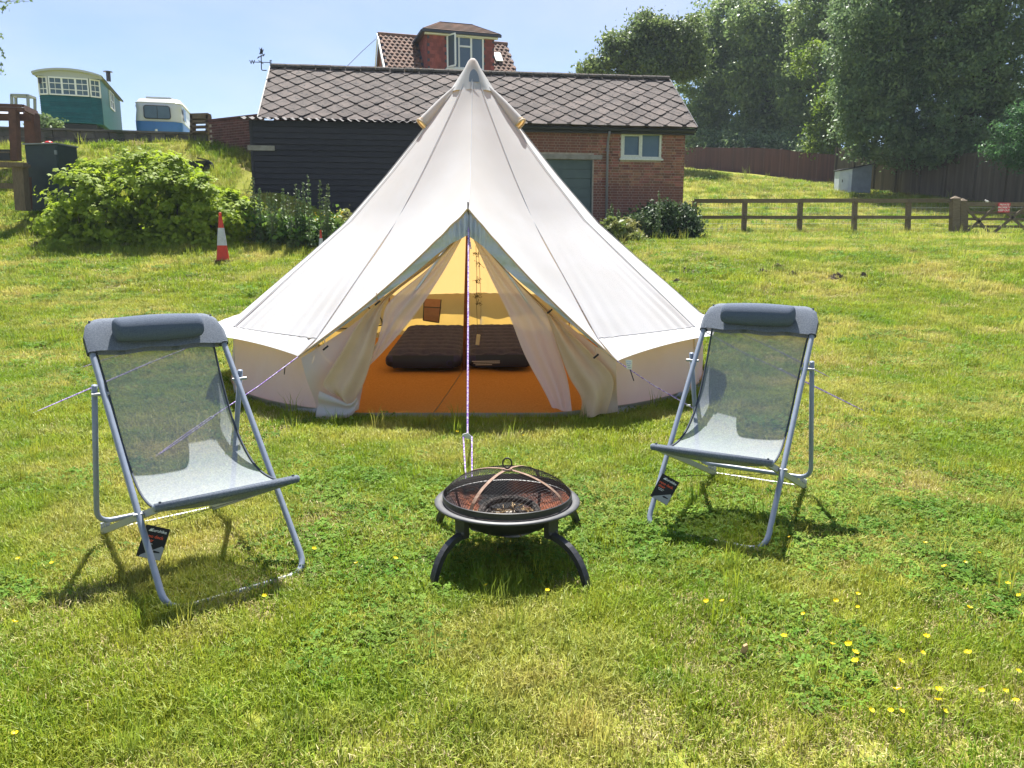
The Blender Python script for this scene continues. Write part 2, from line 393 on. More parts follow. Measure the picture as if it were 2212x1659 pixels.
# window
wc = ((wx0+wx1)/2, WN+.09, (wz0+wz1)/2); ww, wh = wx1-wx0, wz1-wz0
win = box('window', (wc[0], WN+.085, wc[2]), (ww-.06, .02, wh-.06), MT['glass_dull'], gar)
m = MB(); t = .055
for (a, b) in (((wx0, wz0), (wx1, wz0+t)), ((wx0, wz1-t), (wx1, wz1)), ((wx0, wz0+t), (wx0+t, wz1-t)), ((wx1-t, wz0+t), (wx1, wz1-t)), ((wc[0]-.03, wz0+t), (wc[0]+.03, wz1-t))):
    m.box(((a[0]+b[0])/2, WN+.05, (a[1]+b[1])/2), (b[0]-a[0], .07, b[1]-a[1]))
m.build('window_frame', MT['white_frame'], win)
m = MB()
for (a, b) in (((wx0+.06, wz0+.06), (wc[0]-.035, wz0+.095)), ((wx0+.06, wz1-.095), (wc[0]-.035, wz1-.06)), ((wx0+.06, wz0+.095), (wx0+.095, wz1-.095)), ((wc[0]-.07, wz0+.095), (wc[0]-.035, wz1-.095))):
    m.box(((a[0]+b[0])/2, WN+.035, (a[1]+b[1])/2), (b[0]-a[0], .05, b[1]-a[1]))
m.build('casement', MT['white_frame'], win)
box('window_sill', (wc[0], WN+.02, wz0-.03), (ww+.1, .16, .05), MT['white_frame'], win)
# garage door of boards and its lintel
dr = box('garage_door', ((dx0+dx1)/2, WN+.13, (dz1+1.7)/2), (dx1-dx0, .03, dz1-1.7), MT['door_green'], gar)
nb = 8; hgt = (dz1-1.72)/nb
for i in range(nb):
    box('door_board', ((dx0+dx1)/2, WN+.105, 1.72+hgt*(i+.5)), (dx1-dx0-.1, .026, hgt-.014), MT['door_green'], dr)
for xx in (dx0+.03, dx1-.03): box('door_jamb', (xx, WN+.09, (dz1+1.7)/2), (.06, .09, dz1-1.7), MT['door_green'], dr)
box('lintel', ((dx0+dx1)/2, WN+.06, dz1+.07), (dx1-dx0+.5, .13, .13), MT['concrete'], gar)
# gutter, fascia, downpipe
box('fascia', ((WU0+LEN)/2, .17, EZ-.12), (LEN-WU0, .03, .18), MT['gutter'], gar)
m = MB(); gp = [(.06*math.cos(a), .06*math.sin(a)) for a in np.linspace(math.pi, 2*math.pi, 7)]
m.grid([[(WU0, .08+p[0], EZ-.10+p[1]) for p in gp], [(LEN, .08+p[0], EZ-.10+p[1]) for p in gp]]); m.build('gutter', MT['gutter'], gar)
dp = MB().tube(rounded([(px_, .08, EZ-.16), (px_, .08, EZ-.25), (px_, WN-.05, EZ-.42), (px_, WN-.05, 1.6)], .05), .036, 8).build('downpipe', MT['downpipe'], gar, smooth=True)
for zz in (4.1, 3.1, 2.2): box('pipe_clip', (px_, WN-.03, zz), (.11, .07, .03), MT['downpipe'], dp)
# roof: dark underlay with diamond slates on top
slope = math.atan2(RZ-EZ, RUN); SL = math.hypot(RUN, RZ-EZ)
def roof_pt(u, s, h): return (u, s*math.cos(slope)-h*math.sin(slope), EZ + s*math.sin(slope)+h*math.cos(slope))
m = MB(); m.prism([roof_pt(0, 0, -.04), roof_pt(LEN, 0, -.04), roof_pt(LEN, SL, -.04), roof_pt(0, SL, -.04)], Vector(roof_pt(0, 0, .012))-Vector(roof_pt(0, 0, -.04)))
roof = m.build('roof', MT['underlay'], gar)
m = MB(); m.add([(0, RUN+.02, RZ-.02), (LEN, RUN+.02, RZ-.02), (LEN, 2*RUN+.1, EZ), (0, 2*RUN+.1, EZ)], [(0, 1, 2, 3)]); m.build('rear_slope', MT['slate'], roof)
def clip(poly, ax, lim, keep_less):
    out = []
    for i in range(len(poly)):
        a, b = poly[i], poly[(i+1) % len(poly)]
        ina = (a[ax] <= lim) == keep_less or a[ax] == lim; inb = (b[ax] <= lim) == keep_less or b[ax] == lim
        if ina: out.append(a)
        if ina != inb:
            t = (lim-a[ax])/(b[ax]-a[ax]); out.append(tuple(a[k]+t*(b[k]-a[k]) for k in (0, 1)))
    return out
HD = .283; gap = .028
cnt = 0
nrow = int(SL/HD)+2
for r in range(nrow):
    s0 = r*HD*.98
    off = 0 if r % 2 else HD
    k = 0
    while True:
        u0 = off + k*2*HD; k += 1
        if u0 > LEN+HD: break
        h = HD-gap; q = .035; ju, js, jr = random.gauss(0, .006), random.gauss(0, .006), random.gauss(0, .018)
        poly = [(u0-q, s0-h+q), (u0+q, s0-h+q), (u0+h-q, s0-q), (u0+h-q, s0+q), (u0+q, s0+h-q), (u0-q, s0+h-q), (u0-h+q, s0+q), (u0-h+q, s0-q)]
        poly = [(u0+ju+(p[0]-u0)-(p[1]-s0)*jr, s0+js+(p[1]-s0)+(p[0]-u0)*jr) for p in poly]
        for ax, lim, kl in ((0, LEN-.005, True), (0, .005, False), (1, SL-.02, True), (1, -.06, False)):
            poly = clip(poly, ax, lim, kl)
            if len(poly) < 3: break
        if len(poly) < 3: continue
        up = random.uniform(.020, .036); tl = random.uniform(-.035, .035)
        pts = [roof_pt(p[0], p[1], up - (p[1]-s0)*.035 + tl*(p[0]-u0)) for p in poly]
        nv = Vector(roof_pt(0, 0, .012))-Vector(roof_pt(0, 0, 0))
        MB().prism([Vector(p)-nv for p in pts], nv).build('slate', MT['slate'], roof); cnt += 1
m = MB()
seg = 28
for i in range(seg):
    u0, u1 = LEN*i/seg, LEN*(i+1)/seg-.012; hh = random.uniform(.03, .045)
    c1 = [(u0, RUN+.17*math.cos(a), RZ-.05+.13*math.sin(a)+hh-.03) for a in np.linspace(math.pi, 0, 7)]
    c2 = [(u1, RUN+.17*math.cos(a), RZ-.05+.13*math.sin(a)+hh-.03) for a in np.linspace(math.pi, 0, 7)]
    MB().grid([c1, c2]).build('ridge_tile', MT['ridge'], roof)
for uu in (-.015, LEN+.015): MB().beam(roof_pt(uu, -.03, -.04), roof_pt(uu, SL, -.04), .028, .14, (0, 0, 1)).build('barge_board', MT['gutter'], roof)

# ---------------------------------------------------------------- black boarded lean-to in front of the garage's left half
shd = thing('timber_shed', 'black horizontally boarded shed with a wavy roof edge, left of the tent', 'shed', (EL.x, EL.y, 0), yaw)
SN = -.42; S0, S1 = -.12, 6.25; STOP = EZ-.14
m = MB(); m.box(((S0+S1)/2, (SN+.06+WN+.2)/2+.05, (1.4+STOP)/2-.02), (S1-S0-.06, WN-SN-.05, STOP-1.4)); m.build('carcass', MT['black_board'], shd)
nbd = 21; bh = (STOP-1.5)/nbd
for i in range(nbd):
    zc = 1.5+bh*(i+.5)
    m = MB(); jj = random.uniform(-.004, .004)
    m.add([(S0, SN+.02, zc+bh*.52), (S1, SN+.02, zc+bh*.52), (S1, SN-.012+jj, zc-bh*.5), (S0, SN-.012-jj, zc-bh*.5),
           (S0, SN+.04, zc+bh*.52), (S1, SN+.04, zc+bh*.52), (S1, SN+.04, zc-bh*.5), (S0, SN+.04, zc-bh*.5)],
          [(0,3,2,1), (4,5,6,7), (0,1,5,4), (3,7,6,2), (0,4,7,3), (1,2,6,5)])
    m.build('weatherboard', MT['black_board'], shd)
for uu in (S0-.02, S1+.02): box('corner_post', (uu, SN+.03, (1.4+STOP)/2), (.07, .09, STOP-1.4), MT['black_board'], shd)
u_a, z_a = wall_uz(535, 315, SN); u_b, z_b = wall_uz(594, 325, SN)
box('pale_board', ((u_a+u_b)/2, SN-.03, (z_a+z_b)/2), (u_b-u_a, .02, .13), MT['concrete'], shd)
m = MB(); rows = []
uu = np.arange(S0-.35, S1+.1, .035)
for nn, zz in ((SN-.16, STOP+.02), (SN+.1, STOP+.06), (.02, STOP+.13)):
    rows.append([(u, nn, zz+.028*math.sin(u*2*math.pi/.21)) for u in uu])
m.grid(rows); m.build('corrugated_roof', MT['corrugated'], shd, smooth=True)

# weather vane on the garage gable
vp = at(573, 150, 24.0)
wv = thing('weather_vane', 'thin black weather vane with letters W and E above the left garage gable', 'weather vane', at(576, 152, 23.6))
MT['vane'] = mat('black iron vane', (.015, .015, .017), rough=.5)
def wp(x, y, Y=23.6): return at(x, y, Y)
MB().tube(rounded([wp(576, 152), wp(565, 152), wp(564, 118)], .05), .014, 6).build('bracket', MT['vane'], wv, world=True)
MB().tube([wp(546, 134), wp(583, 135)], .011, 6).build('compass_arm', MT['vane'], wv, world=True)
MB().tube([wp(559, 131, 23.1), wp(569, 138, 24.1)], .011, 6).build('compass_arm', MT['vane'], wv, world=True)
m = MB(); 
m.tube([wp(557, 124), wp(571, 119)], .012, 6)
m.prism([wp(555, 126.5), wp(560, 124), wp(559, 121)], (0, .02, 0)); m.prism([wp(569, 122), wp(572, 116), wp(567, 118)], (0, .02, 0)); m.build('arrow', MT['vane'], wv, world=True)
m = MB(); m.prism([wp(560, 117), wp(562, 110), wp(560, 102), wp(563, 107), wp(565.5, 102), wp(567, 109), wp(569.5, 106), wp(567, 114), wp(568, 118), wp(564, 116)], (0, .02, 0)); m.build('figure', MT['vane'], wv, world=True)
for ch, x in (('W', 545), ('E', 585)):
    p = wp(x, 134.5) - Vector(wv.location)
    text_mesh(ch, .15, MT['vane'], 'letter', wv, Matrix.Translation(p) @ Matrix.Rotation(math.pi/2, 4, 'X'), bold=True, extrude=.008)

# ---------------------------------------------------------------- house behind the garage
MT['house_tile'] = mat('brown clay tile', (.19, .105, .07), (.12, .075, .055), 2, rough=.9, rnd=.3, bump=.3, bs=20)
MT['hung_tile'] = mat('red hung tile', (.26, .075, .065), (.20, .06, .055), 3, rough=.9, rnd=.25)
MT['house_brick'] = mat('red house brick', (.22, .075, .06), (.17, .06, .05), 3, rough=.9)
MT['upvc'] = mat('white window plastic', (.75, .76, .76), rough=.35)
MT['glass_sky'] = mat('clear window glass', (.05, .08, .11), rough=.06, spec=.9)
MT['lead'] = mat('dark grey flashing', (.05, .055, .075), rough=.7)
hy = rad(17)
HP = at(818, 77, 38.0)
hs = thing('house', 'red house with tiled roof and a big dormer window rising behind the garage', 'house', (HP.x, HP.y, 0), hy)
# local: x along ridge, -y downslope to camera, z world
HRZ = HP.z; hl = 6.2; hrun = 3.4; hsl = rad(44); eavez = HRZ - hrun*math.tan(hsl); hw = hrun/math.cos(hsl)
def hr(x, s, h=0): return (x, -s*math.cos(hsl)-h*math.sin(hsl), HRZ - s*math.sin(hsl)+h*math.cos(hsl))
m = MB(); m.prism([hr(0, 0), hr(hl, 0), hr(hl, hw), hr(0, hw)], Vector(hr(0, 0, .06))-Vector(hr(0, 0))); rf = m.build('roof', MT['lead'], hs)
m = MB(); m.prism([(0, 0, HRZ), (hl, 0, HRZ), (hl, hrun, eavez), (0, hrun, eavez)], (0, 0, .06)); m.build('rear_slope', MT['house_tile'], rf)
MB().tube([(-.05, 0, HRZ+.07), (hl+.05, 0, HRZ+.07)], .1, 8).build('ridge', MT['house_tile'], rf)
m = MB(); m.add([(.12, -hrun+.2, eavez+.1), (.12, hrun-.2, eavez+.1), (.12, 0, HRZ-.1), (.12, -hrun+.2, 0), (.12, hrun-.2, 0),
                 (hl-.12, -hrun+.2, eavez+.1), (hl-.12, hrun-.2, eavez+.1), (hl-.12, 0, HRZ-.1), (hl-.12, -hrun+.2, 0), (hl-.12, hrun-.2, 0)],
                [(3,4,1,2,0), (8,5,7,6,9), (0,5,8,3), (1,4,9,6)]); m.build('wall', MT['house_brick'], hs)
m = MB(); m.beam(hr(-.06, -.05, -.02), hr(-.06, hw, -.02), .04, .2); m.beam((-.06, 0, HRZ-.02), (-.06, hrun, eavez-.02), .04, .2); m.build('barge_board', MT['upvc'], hs)
for uu in (1.15, ): 
    wnd = box('window', (.09, -uu, HRZ-1.75), (.04, .5, .9), MT['glass_sky'], hs); box('window_frame', (.08, -uu, HRZ-1.75), (.03, .6, 1.0), MT['upvc'], wnd)
# tiles: the biggest 300 as single tiles, further ones joined
tw, tg = .235, .26
tiles = []
for r in range(int(2.9/tg)):
    for k in range(int(hl/tw)+1):
        x = (k+.5)*tw + (tw/2 if r % 2 else 0)
        if x > hl: continue
        if 1.7 < x < 4.85 and r > 1: continue
        tiles.append((x, (r+.5)*tg))
def tile_shape(mm, x, s):
    a = []
    for xx, hh in ((-.5, .085), (-.25, .115), (.05, .085), (.25, .07), (.5, .085)): a.append((xx*tw*.98, hh))
    top = [hr(x+q, s-tg*.6, h-.02) for q, h in a]; bot = [hr(x+q, s+tg*.5, h+.02) for q, h in a]; low = [hr(x+q, s+tg*.5, h-.03) for q, h in a]
    mm.grid([top, bot, low])
tiles.sort(key=lambda t: abs(t[0]-1.0) if t[0] < 2 else abs(t[0]-5.7)+.2)
m0 = MB(); tile_shape(m0, 0, 0); tme = bpy.data.meshes.new('roof_tile'); tme.from_pydata(m0.v, [], m0.f); tme.materials.append(MT['house_tile'])
o00 = Vector(hr(0, 0))
for (x, s) in tiles[:300]:
    o = link('roof_tile', tme, rf); o.location = Vector(hr(x, s))-o00
m = MB()
for (x, s) in tiles[300:]: tile_shape(m, x, s)
if m.v: m.build('roof_tiling', MT['house_tile'], rf, kind='stuff')
# dormer
D0, D1, DF = 1.80, 4.85, -2.55; DT, DB = HRZ-.30, HRZ-2.75
dm = MB().box(((D0+D1)/2, (DF-.2)/2, (DT+DB)/2), (D1-D0, -DF-.2, DT-DB)).build('dormer', MT['lead'], hs)
# hung tiles on face and cheek
ht = []
for r in range(int((DT-DB-.05)/.16)):
    zc = DT-.08-r*.16
    for k in range(int((D1-D0)/.17)+1):
        x = D0+.085+k*.17+(.085 if r % 2 else 0)
        if x > D1-.05: continue
        ht.append((x, DF-.012, zc, 0))
    for k in range(int((-DF-.3)/.17)):
        y = DF+.085+k*.17+(.085 if r % 2 else 0)
        if y > -.3-.0 or zc < HRZ+y*math.tan(hsl)-.0+ .0 and False: continue
        ht.append((D0-.012, y, zc, 1))
WX0, WX1, WZ0, WZ1 = D0+.85, D1-.5, DT-1.50, DT-.10
ht = [h for h in ht if not (h[3] == 0 and WX0-.05 < h[0] < WX1+.05 and h[2] > WZ0-.45)]
q1 = MB().box((0, 0, 0), (.164, .018, .19), Matrix.Rotation(.09, 3, 'X')); qm1 = bpy.data.meshes.new('hung_tile'); qm1.from_pydata(q1.v, [], q1.f); qm1.materials.append(MT['hung_tile'])
q2 = MB().box((0, 0, 0), (.018, .164, .19), Matrix.Rotation(.09, 3, 'Y')); qm2 = bpy.data.meshes.new('hung_tile'); qm2.from_pydata(q2.v, [], q2.f); qm2.materials.append(MT['hung_tile'])
for i, (x, y, z, k) in enumerate(ht[:300]):
    o = link('hung_tile', qm2 if k else qm1, dm); o.location = (x, y, z)
m = MB()
for (x, y, z, k) in ht[300:]: m.box((x, y, z), (.018, .164, .19) if k else (.164, .018, .19))
if m.v: m.build('hung_tiling', MT['hung_tile'], dm, kind='stuff')
# dormer window with one casement swung open
w3 = (WX1-WX0)
dw = MB().box(((WX0+WX1)/2, DF-.02, (WZ0+WZ1)/2), (w3, .03, WZ1-WZ0)).build('window', MT['glass_sky'], dm)
m = MB(); t = .07
for (a0, a1, b0, b1) in ((WX0, WX1, WZ0, WZ0+t), (WX0, WX1, WZ1-t, WZ1), (WX0, WX0+t, WZ0+t, WZ1-t), (WX1-t, WX1, WZ0+t, WZ1-t), (WX0+.52, WX0+.59, WZ0+t, WZ1-t), (WX0+1.08, WX0+1.16, WZ0+t, WZ1-t), (WX0+.59, WX0+1.08, WZ1-.47, WZ1-.40)):
    m.box(((a0+a1)/2, DF-.05, (b0+b1)/2), (a1-a0, .06, b1-b0))
m.build('window_frame', MT['upvc'], dw)
box('window_sill', ((WX0+WX1)/2, DF-.08, WZ0-.04), (w3+.1, .14, .06), MT['upvc'], dw)
box('apron', ((WX0+WX1)/2, DF-.035, WZ0-.24), (w3+.02, .03, .34), MT['lead'], dm)
ca = Matrix.Rotation(rad(-62), 3, 'Z'); m = MB(); pc = Vector((WX0+.05, DF-.08, (WZ0+WZ1)/2)); W_, H_ = .5, WZ1-WZ0-.08
for (cx, cz, sx, sz) in ((W_/2, -H_/2, W_, .06), (W_/2, H_/2, W_, .06), (0, 0, .06, H_-.06), (W_, 0, .06, H_-.06)): m.box(pc + ca @ Vector((cx, 0, cz)), (sx, .05, sz), ca)
op = m.build('open_casement', MT['upvc'], dm); MB().box(pc + ca @ Vector((W_/2, 0, 0)), (W_-.05, .012, H_-.05), ca).build('pane', MT['glass_sky'], op)
# dormer hip roof with gutter
o_ = .22
zb = DT+.02; a = (D0-o_, DF-o_, zb); b = (D1+o_, DF-o_, zb); c_ = (D1+o_, -.1, zb); d_ = (D0-o_, -.1, zb); e = (D0+.75, DF+.95, zb+.62); f = (D1-.75, DF+.95, zb+.62); g = (D1-.75, .9, zb+.62); h_ = (D0+.75, .9, zb+.62)
dro = MB().add([a, b, c_, d_, e, f, g, h_], [(0,1,5,4), (1,2,6,5), (3,0,4,7), (4,5,6,7), (3,2,1,0)]).build('dormer_roof', MT['house_tile'], dm)
for r in range(6):
    t0, t1 = r/6, (r+1)/6+.02
    A, B, E, Fv = Vector(a), Vector(b), Vector(e), Vector(f)
    n_up = Vector((0, -.03, .045))
    MB().add([A.lerp(E, t0)+n_up, B.lerp(Fv, t0)+n_up, B.lerp(Fv, t1)+n_up*.25, A.lerp(E, t1)+n_up*.25, A.lerp(E, t0), B.lerp(Fv, t0)], [(0,1,2,3), (4,5,1,0)]).build('tile_course', MT['house_tile'], dro)
m = MB(); m.tube([e, f], .07, 6); m.tube([a, e], .06, 6); m.tube([b, f], .06, 6); m.build('hip_tiles', MT['house_tile'], dro)
m = MB(); m.box(((D0+D1)/2, DF-o_-.05, zb-.06), (D1-D0+2*o_+.1, .1, .11)); m.box((D0-o_-.05, (DF-.1)/2-o_/2, zb-.06), (.1, -DF-.1+o_, .11)); m.build('gutter', MT['lead'], dro)
MB().box(((D0+D1)/2, DF-.1, zb-.14), (D1-D0+.3, .18, .06)).build('soffit', MT['upvc'], dro)
sk = MB().prism([hr(5.3, .95, .13), hr(5.65, .95, .13), hr(5.65, 1.65, .13), hr(5.3, 1.65, .13)], Vector(hr(0, 0, .05))-Vector(hr(0, 0))).build('roof_window', MT['upvc'], rf)
q = at(808, 82, 37.8)
box('floodlight', Vector(q), (.22, .16, .14), MT['lead'], hs) if False else None
# overhead wire to the house
MB().tube([at(810, 84, 37.9), at(780, 112, 36.5), at(748, 145, 35)], .012, 4).build('overhead_cable', MT['gutter'], hs) if False else None
cab = MB().tube([at(812, 84, 37.6), at(782, 111, 36.6), at(745, 148, 35.4)], .014, 4).build('overhead_cable', MT['lead'], origin=at(745, 148, 35.4)); tag(cab, 'thin dark cable running down from the left house gable', 'cable')
# ---------------------------------------------------------------- retaining wall, brick wall, terrace things on the left
MT['block'] = mat('grey retaining block', (.13, .115, .11), (.085, .08, .08), 2.5, rough=1, bump=.6, bs=25, rnd=.25, c3=(.05, .06, .04), s3=1.6, lo3=.5, hi3=.65)
MT['dark_brick'] = mat('dark red brick', (.13, .055, .05), (.09, .042, .04), 6, rough=.95, rnd=.3)
MT['old_wood'] = mat('grey brown timber', (.17, .125, .085), (.11, .085, .06), 6, rough=.9, stretch=(6, 6, 1), bump=.3, bs=40)
WY = 25.0
p0 = at(-40, 273, WY); p1 = at(452, 288, WY)
rw = thing('retaining_wall', 'long low grey block retaining wall above the grassy bank', 'wall', (p0.x, WY, 3.6))
zt0, zt1 = p0.z, p1.z
MB().add([(p0.x, WY+.06, 3.5), (p1.x, WY+.06, 3.5), (p1.x, WY+.06, zt1-.05), (p0.x, WY+.06, zt0-.05), (p0.x, WY+.3, 3.5), (p1.x, WY+.3, 3.5), (p1.x, WY+.3, zt1-.05), (p0.x, WY+.3, zt0-.05)],
         [(0,1,2,3), (5,4,7,6), (3,2,6,7), (0,3,7,4), (1,5,6,2)]).build('core', MT['mortar'], rw, world=True)
bw, bh2 = .44, .215
rr = 0
for r in range(7):
    x = p0.x - (bw/2 if r % 2 else 0)
    while x < p1.x:
        xa, xb = max(x, p0.x), min(x+bw-.012, p1.x); x += bw
        if xb-xa < .06: continue
        zt = zt0+(zt1-zt0)*((xa+xb)/2-p0.x)/(p1.x-p0.x)-.06 - r*bh2
        if r == 0: hh = bh2
        MB().box(((xa+xb)/2, WY+.05+random.uniform(-.008, .008), zt-bh2/2), (xb-xa, .1, bh2-.012)).build('block', MT['block'], rw, world=True)
MB().add([(p0.x, WY-.06, zt0-.05), (p1.x, WY-.06, zt1-.05), (p1.x, WY+.36, zt1-.05), (p0.x, WY+.36, zt0-.05), (p0.x, WY-.06, zt0+.01), (p1.x, WY-.06, zt1+.01), (p1.x, WY+.36, zt1+.01), (p0.x, WY+.36, zt0+.01)],
         [(3,2,1,0), (4,5,6,7), (0,1,5,4), (2,3,7,6), (1,2,6,5), (3,0,4,7)]).build('coping', MT['block'], rw, world=True)
b0 = at(450, 262, 24.6); b1 = at(560, 268, 23.6)
bwl = thing('brick_wall', 'short dark red brick wall between the grey block wall and the black shed', 'wall', (b0.x, b0.y, 4.0), math.atan2(b1.y-b0.y, b1.x-b0.x))
bln = math.hypot(b1.x-b0.x, b1.y-b0.y); bt = b0.z-4.0
MB().box((bln/2, .12, bt/2-.6), (bln, .18, bt+1.15)).build('core', MT['mortar'], bwl)
kk = []
for r in range(18):
    for k in range(int(bln/.225)+1):
        xa = k*.225+(.1125 if r % 2 else 0); xb = min(xa+.213, bln)
        if xb-xa > .05: kk.append((xa, xb, bt-.06-r*.076))
for (xa, xb, z) in kk:
    MB().box(((xa+xb)/2, .06, z), (xb-xa, .1, .065)).build('brick', MT['dark_brick'], bwl)
MB().box((bln/2, .12, bt+.02), (bln+.02, .26, .07)).build('coping', MT['dark_brick'], bwl)
# timber frame stacked at the wall end
fp = at(434, 287, 24.85); 
fr = thing('log_store', 'open pale timber rack with two slats at the grey wall end', 'rack', fp)
for x in (417, 450):
    MB().beam(at(x, 290, 24.85), at(x+(1 if x > 430 else 0), 250, 24.85), .07, .3, (0, 1, 0)).build('upright', MT['old_wood'], fr, world=True)
for y, t in ((252.5, .16), (264, .07), (275, .05), (286, .05)):
    MB().beam(at(414, y, 24.85), at(453, y-1, 24.85), .3, t).build('slat', MT['old_wood'], fr, world=True)

# ---------------------------------------------------------------- green shepherd hut
MT['hut_green'] = mat('green painted board', (.016, .125, .145), (.012, .10, .118), 4, rough=.6, rnd=.12)
MT['hut_green_side'] = mat('green corrugated side', (.03, .18, .185), (.025, .15, .155), 4, rough=.45, spec=.5)
MT['hut_roof'] = mat('grey white roof edge', (.40, .42, .42), rough=.6)
hc = at(222, 268, 33.0); hyaw = rad(18.5)
hut = thing('shepherd_hut', 'green wagon-like hut with curved cream roof and white windows above the wall', 'hut', (hc.x, hc.y, hc.z), hyaw)
# local: x=0 right corner of front, front faces -y, body goes to +y
HW, HL, HH = 2.22, 5.4, 1.80
def hx(k): return -HW + k*HW
bay = [(-HW, .18), (-HW+.38, 0.0), (-.38, 0.0), (0, .18)]
core = MB().prism([(-HW+.03, .21, 0), (-HW+.39, .04, 0), (-.39, .04, 0), (-.03, .21, 0), (-.03, HL, 0), (-HW+.03, HL, 0)], (0, 0, HH)).build('body', MT['hut_green'], hut)
nb2 = 15
for i in range(nb2):
    z0 = i*1.02/nb2; z1 = (i+1)*1.02/nb2-.008
    for k in range(3):
        a, b = bay[k], bay[k+1]
        MB().add([(a[0], a[1]-.02, z0), (b[0], b[1]-.02, z0), (b[0], b[1], z1), (a[0], a[1], z1), (a[0], a[1]+.02, z0), (b[0], b[1]+.02, z0), (b[0], b[1]+.02, z1), (a[0], a[1]+.02, z1)],
                 [(0,1,2,3), (5,4,7,6), (3,2,6,7), (0,4,5,1), (0,3,7,4), (1,5,6,2)]).build('board', MT['hut_green'], hut)
m = MB(); zz = np.arange(0, HH+.001, .022)
m.grid([[(.012+.011*math.sin(z*2*math.pi/.088), .2, z) for z in zz], [(.012+.011*math.sin(z*2*math.pi/.088), HL, z) for z in zz]]); m.build('corrugated_side', MT['hut_green_side'], hut, smooth=True)
m = MB(); m.grid([[(-HW-.012-.011*math.sin(z*2*math.pi/.088), .2, z) for z in zz], [(-HW-.012-.011*math.sin(z*2*math.pi/.088), HL, z) for z in zz]]); m.build('corrugated_side', MT['hut_green_side'], hut, smooth=True)
def hut_window(a, b, z0, z1, nxp, nzp):
    a = Vector((a[0], a[1], 0)); b = Vector((b[0], b[1], 0)); d = (b-a); l = d.length; d.normalize(); n = Vector((d.y, -d.x, 0))
    R = Matrix((d, -n, Vector((0, 0, 1)))).transposed(); c = (a+b)/2
    w = MB().box(c+n*.01+Vector((0, 0, (z0+z1)/2)), (l-.04, .02, z1-z0), R).build('window', MT['glass_dull'], hut)
    mm = MB(); t = .05
    for zc in (z0+t/2, z1-t/2): mm.box(c+n*.035+Vector((0, 0, zc)), (l-.02, .05, t), R)
    for s_ in (-1, 1): mm.box(c+n*.035+d*s_*(l/2-.035)+Vector((0, 0, (z0+z1)/2)), (t, .05, z1-z0-2*t), R)
    mm.build('window_frame', MT['upvc'], w)
    mm = MB()
    for i in range(1, nxp):
        big = (nxp == 6 and i in (2, 4)); mm.box(c+n*.03+d*(-l/2+l*i/nxp)+Vector((0, 0, (z0+z1)/2)), (.07 if big else .016, .03, z1-z0-2*t), R)
    for i in range(1, nzp): mm.box(c+n*.028+Vector((0, 0, z0+(z1-z0)*i/nzp)), (l-.1, .024, .03), R)
    mm.build('glazing_bars', MT['upvc'], w)
hut_window(bay[0], bay[1], 1.04, 1.74, 2, 3); hut_window(bay[1], bay[2], 1.04, 1.74, 6, 3); hut_window(bay[2], bay[3], 1.04, 1.74, 2, 3)
hut_window((.0, 2.2), (.0, 3.3), 1.0, 1.75, 2, 2)
m = MB(); arc = []
for k in range(17):
    x = -HW-.14 + (HW+.28)*k/16; q = (x+HW/2)/(HW/2+.14); arc.append((x, HH+.02+.20*(1-q*q)**.9 if abs(q) < 1 else HH+.02))
top = [[(x, y, z+.05) for x, z in arc] for y in (-.2, HL+.1)]; und = [[(x, y, z-.03) for x, z in arc] for y in (-.2, HL+.1)]
m.grid(top); m.grid(und, True); m.grid([top[0], und[0]]); m.grid([top[1], und[1]], True); hr_ = m.build('roof', MT['hut_roof'], hut)
MB().add([(x, -.05, z-.02) for x, z in arc] + [(x, -.05, HH-.06) for x, z in arc], [(i, i+1, 17+i+1, 17+i) for i in range(16)]).build('gable_board', MT['hut_roof'], hr_)
pl = at(234, 168, 35.2); 
M_inv = Matrix.Rotation(-hyaw, 4, 'Z'); hloc = Vector(hut.location)
def H_(p): return M_inv @ (Vector(p)-hloc)
flu = MB().tube([H_(at(235, 176, 35.2)), H_(at(233.5, 156, 35.2))], .09, 10).build('stove_flue', MT['iron'], hut); MB().lathe([(.0, .0), (.19, -.03), (.19, -.05), (0, -.04)], 12, H_(at(233, 153, 35.2))).build('flue_cap', MT['iron'], flu)
MB().box(H_(at(86, 174, 32.2)), (.1, .1, .22)).build('wall_lamp', MT['iron'], hut)
MB().box((-HW/2, HL/2, -.12), (HW-.5, HL-.3, .2)).build('chassis', MT['gutter'], hut)
for yy in (.9, HL-.9):
    for xx in (-HW+.15, -.15): MB().lathe([(0, -.05), (.32, -.05), (.34, -.04), (.34, .04), (.32, .05), (0, .05)], 20).build('wheel', MT['iron'], hut).matrix_local = Matrix.Translation((xx, yy, -.38)) @ Matrix.Rotation(math.pi/2, 4, 'Y')

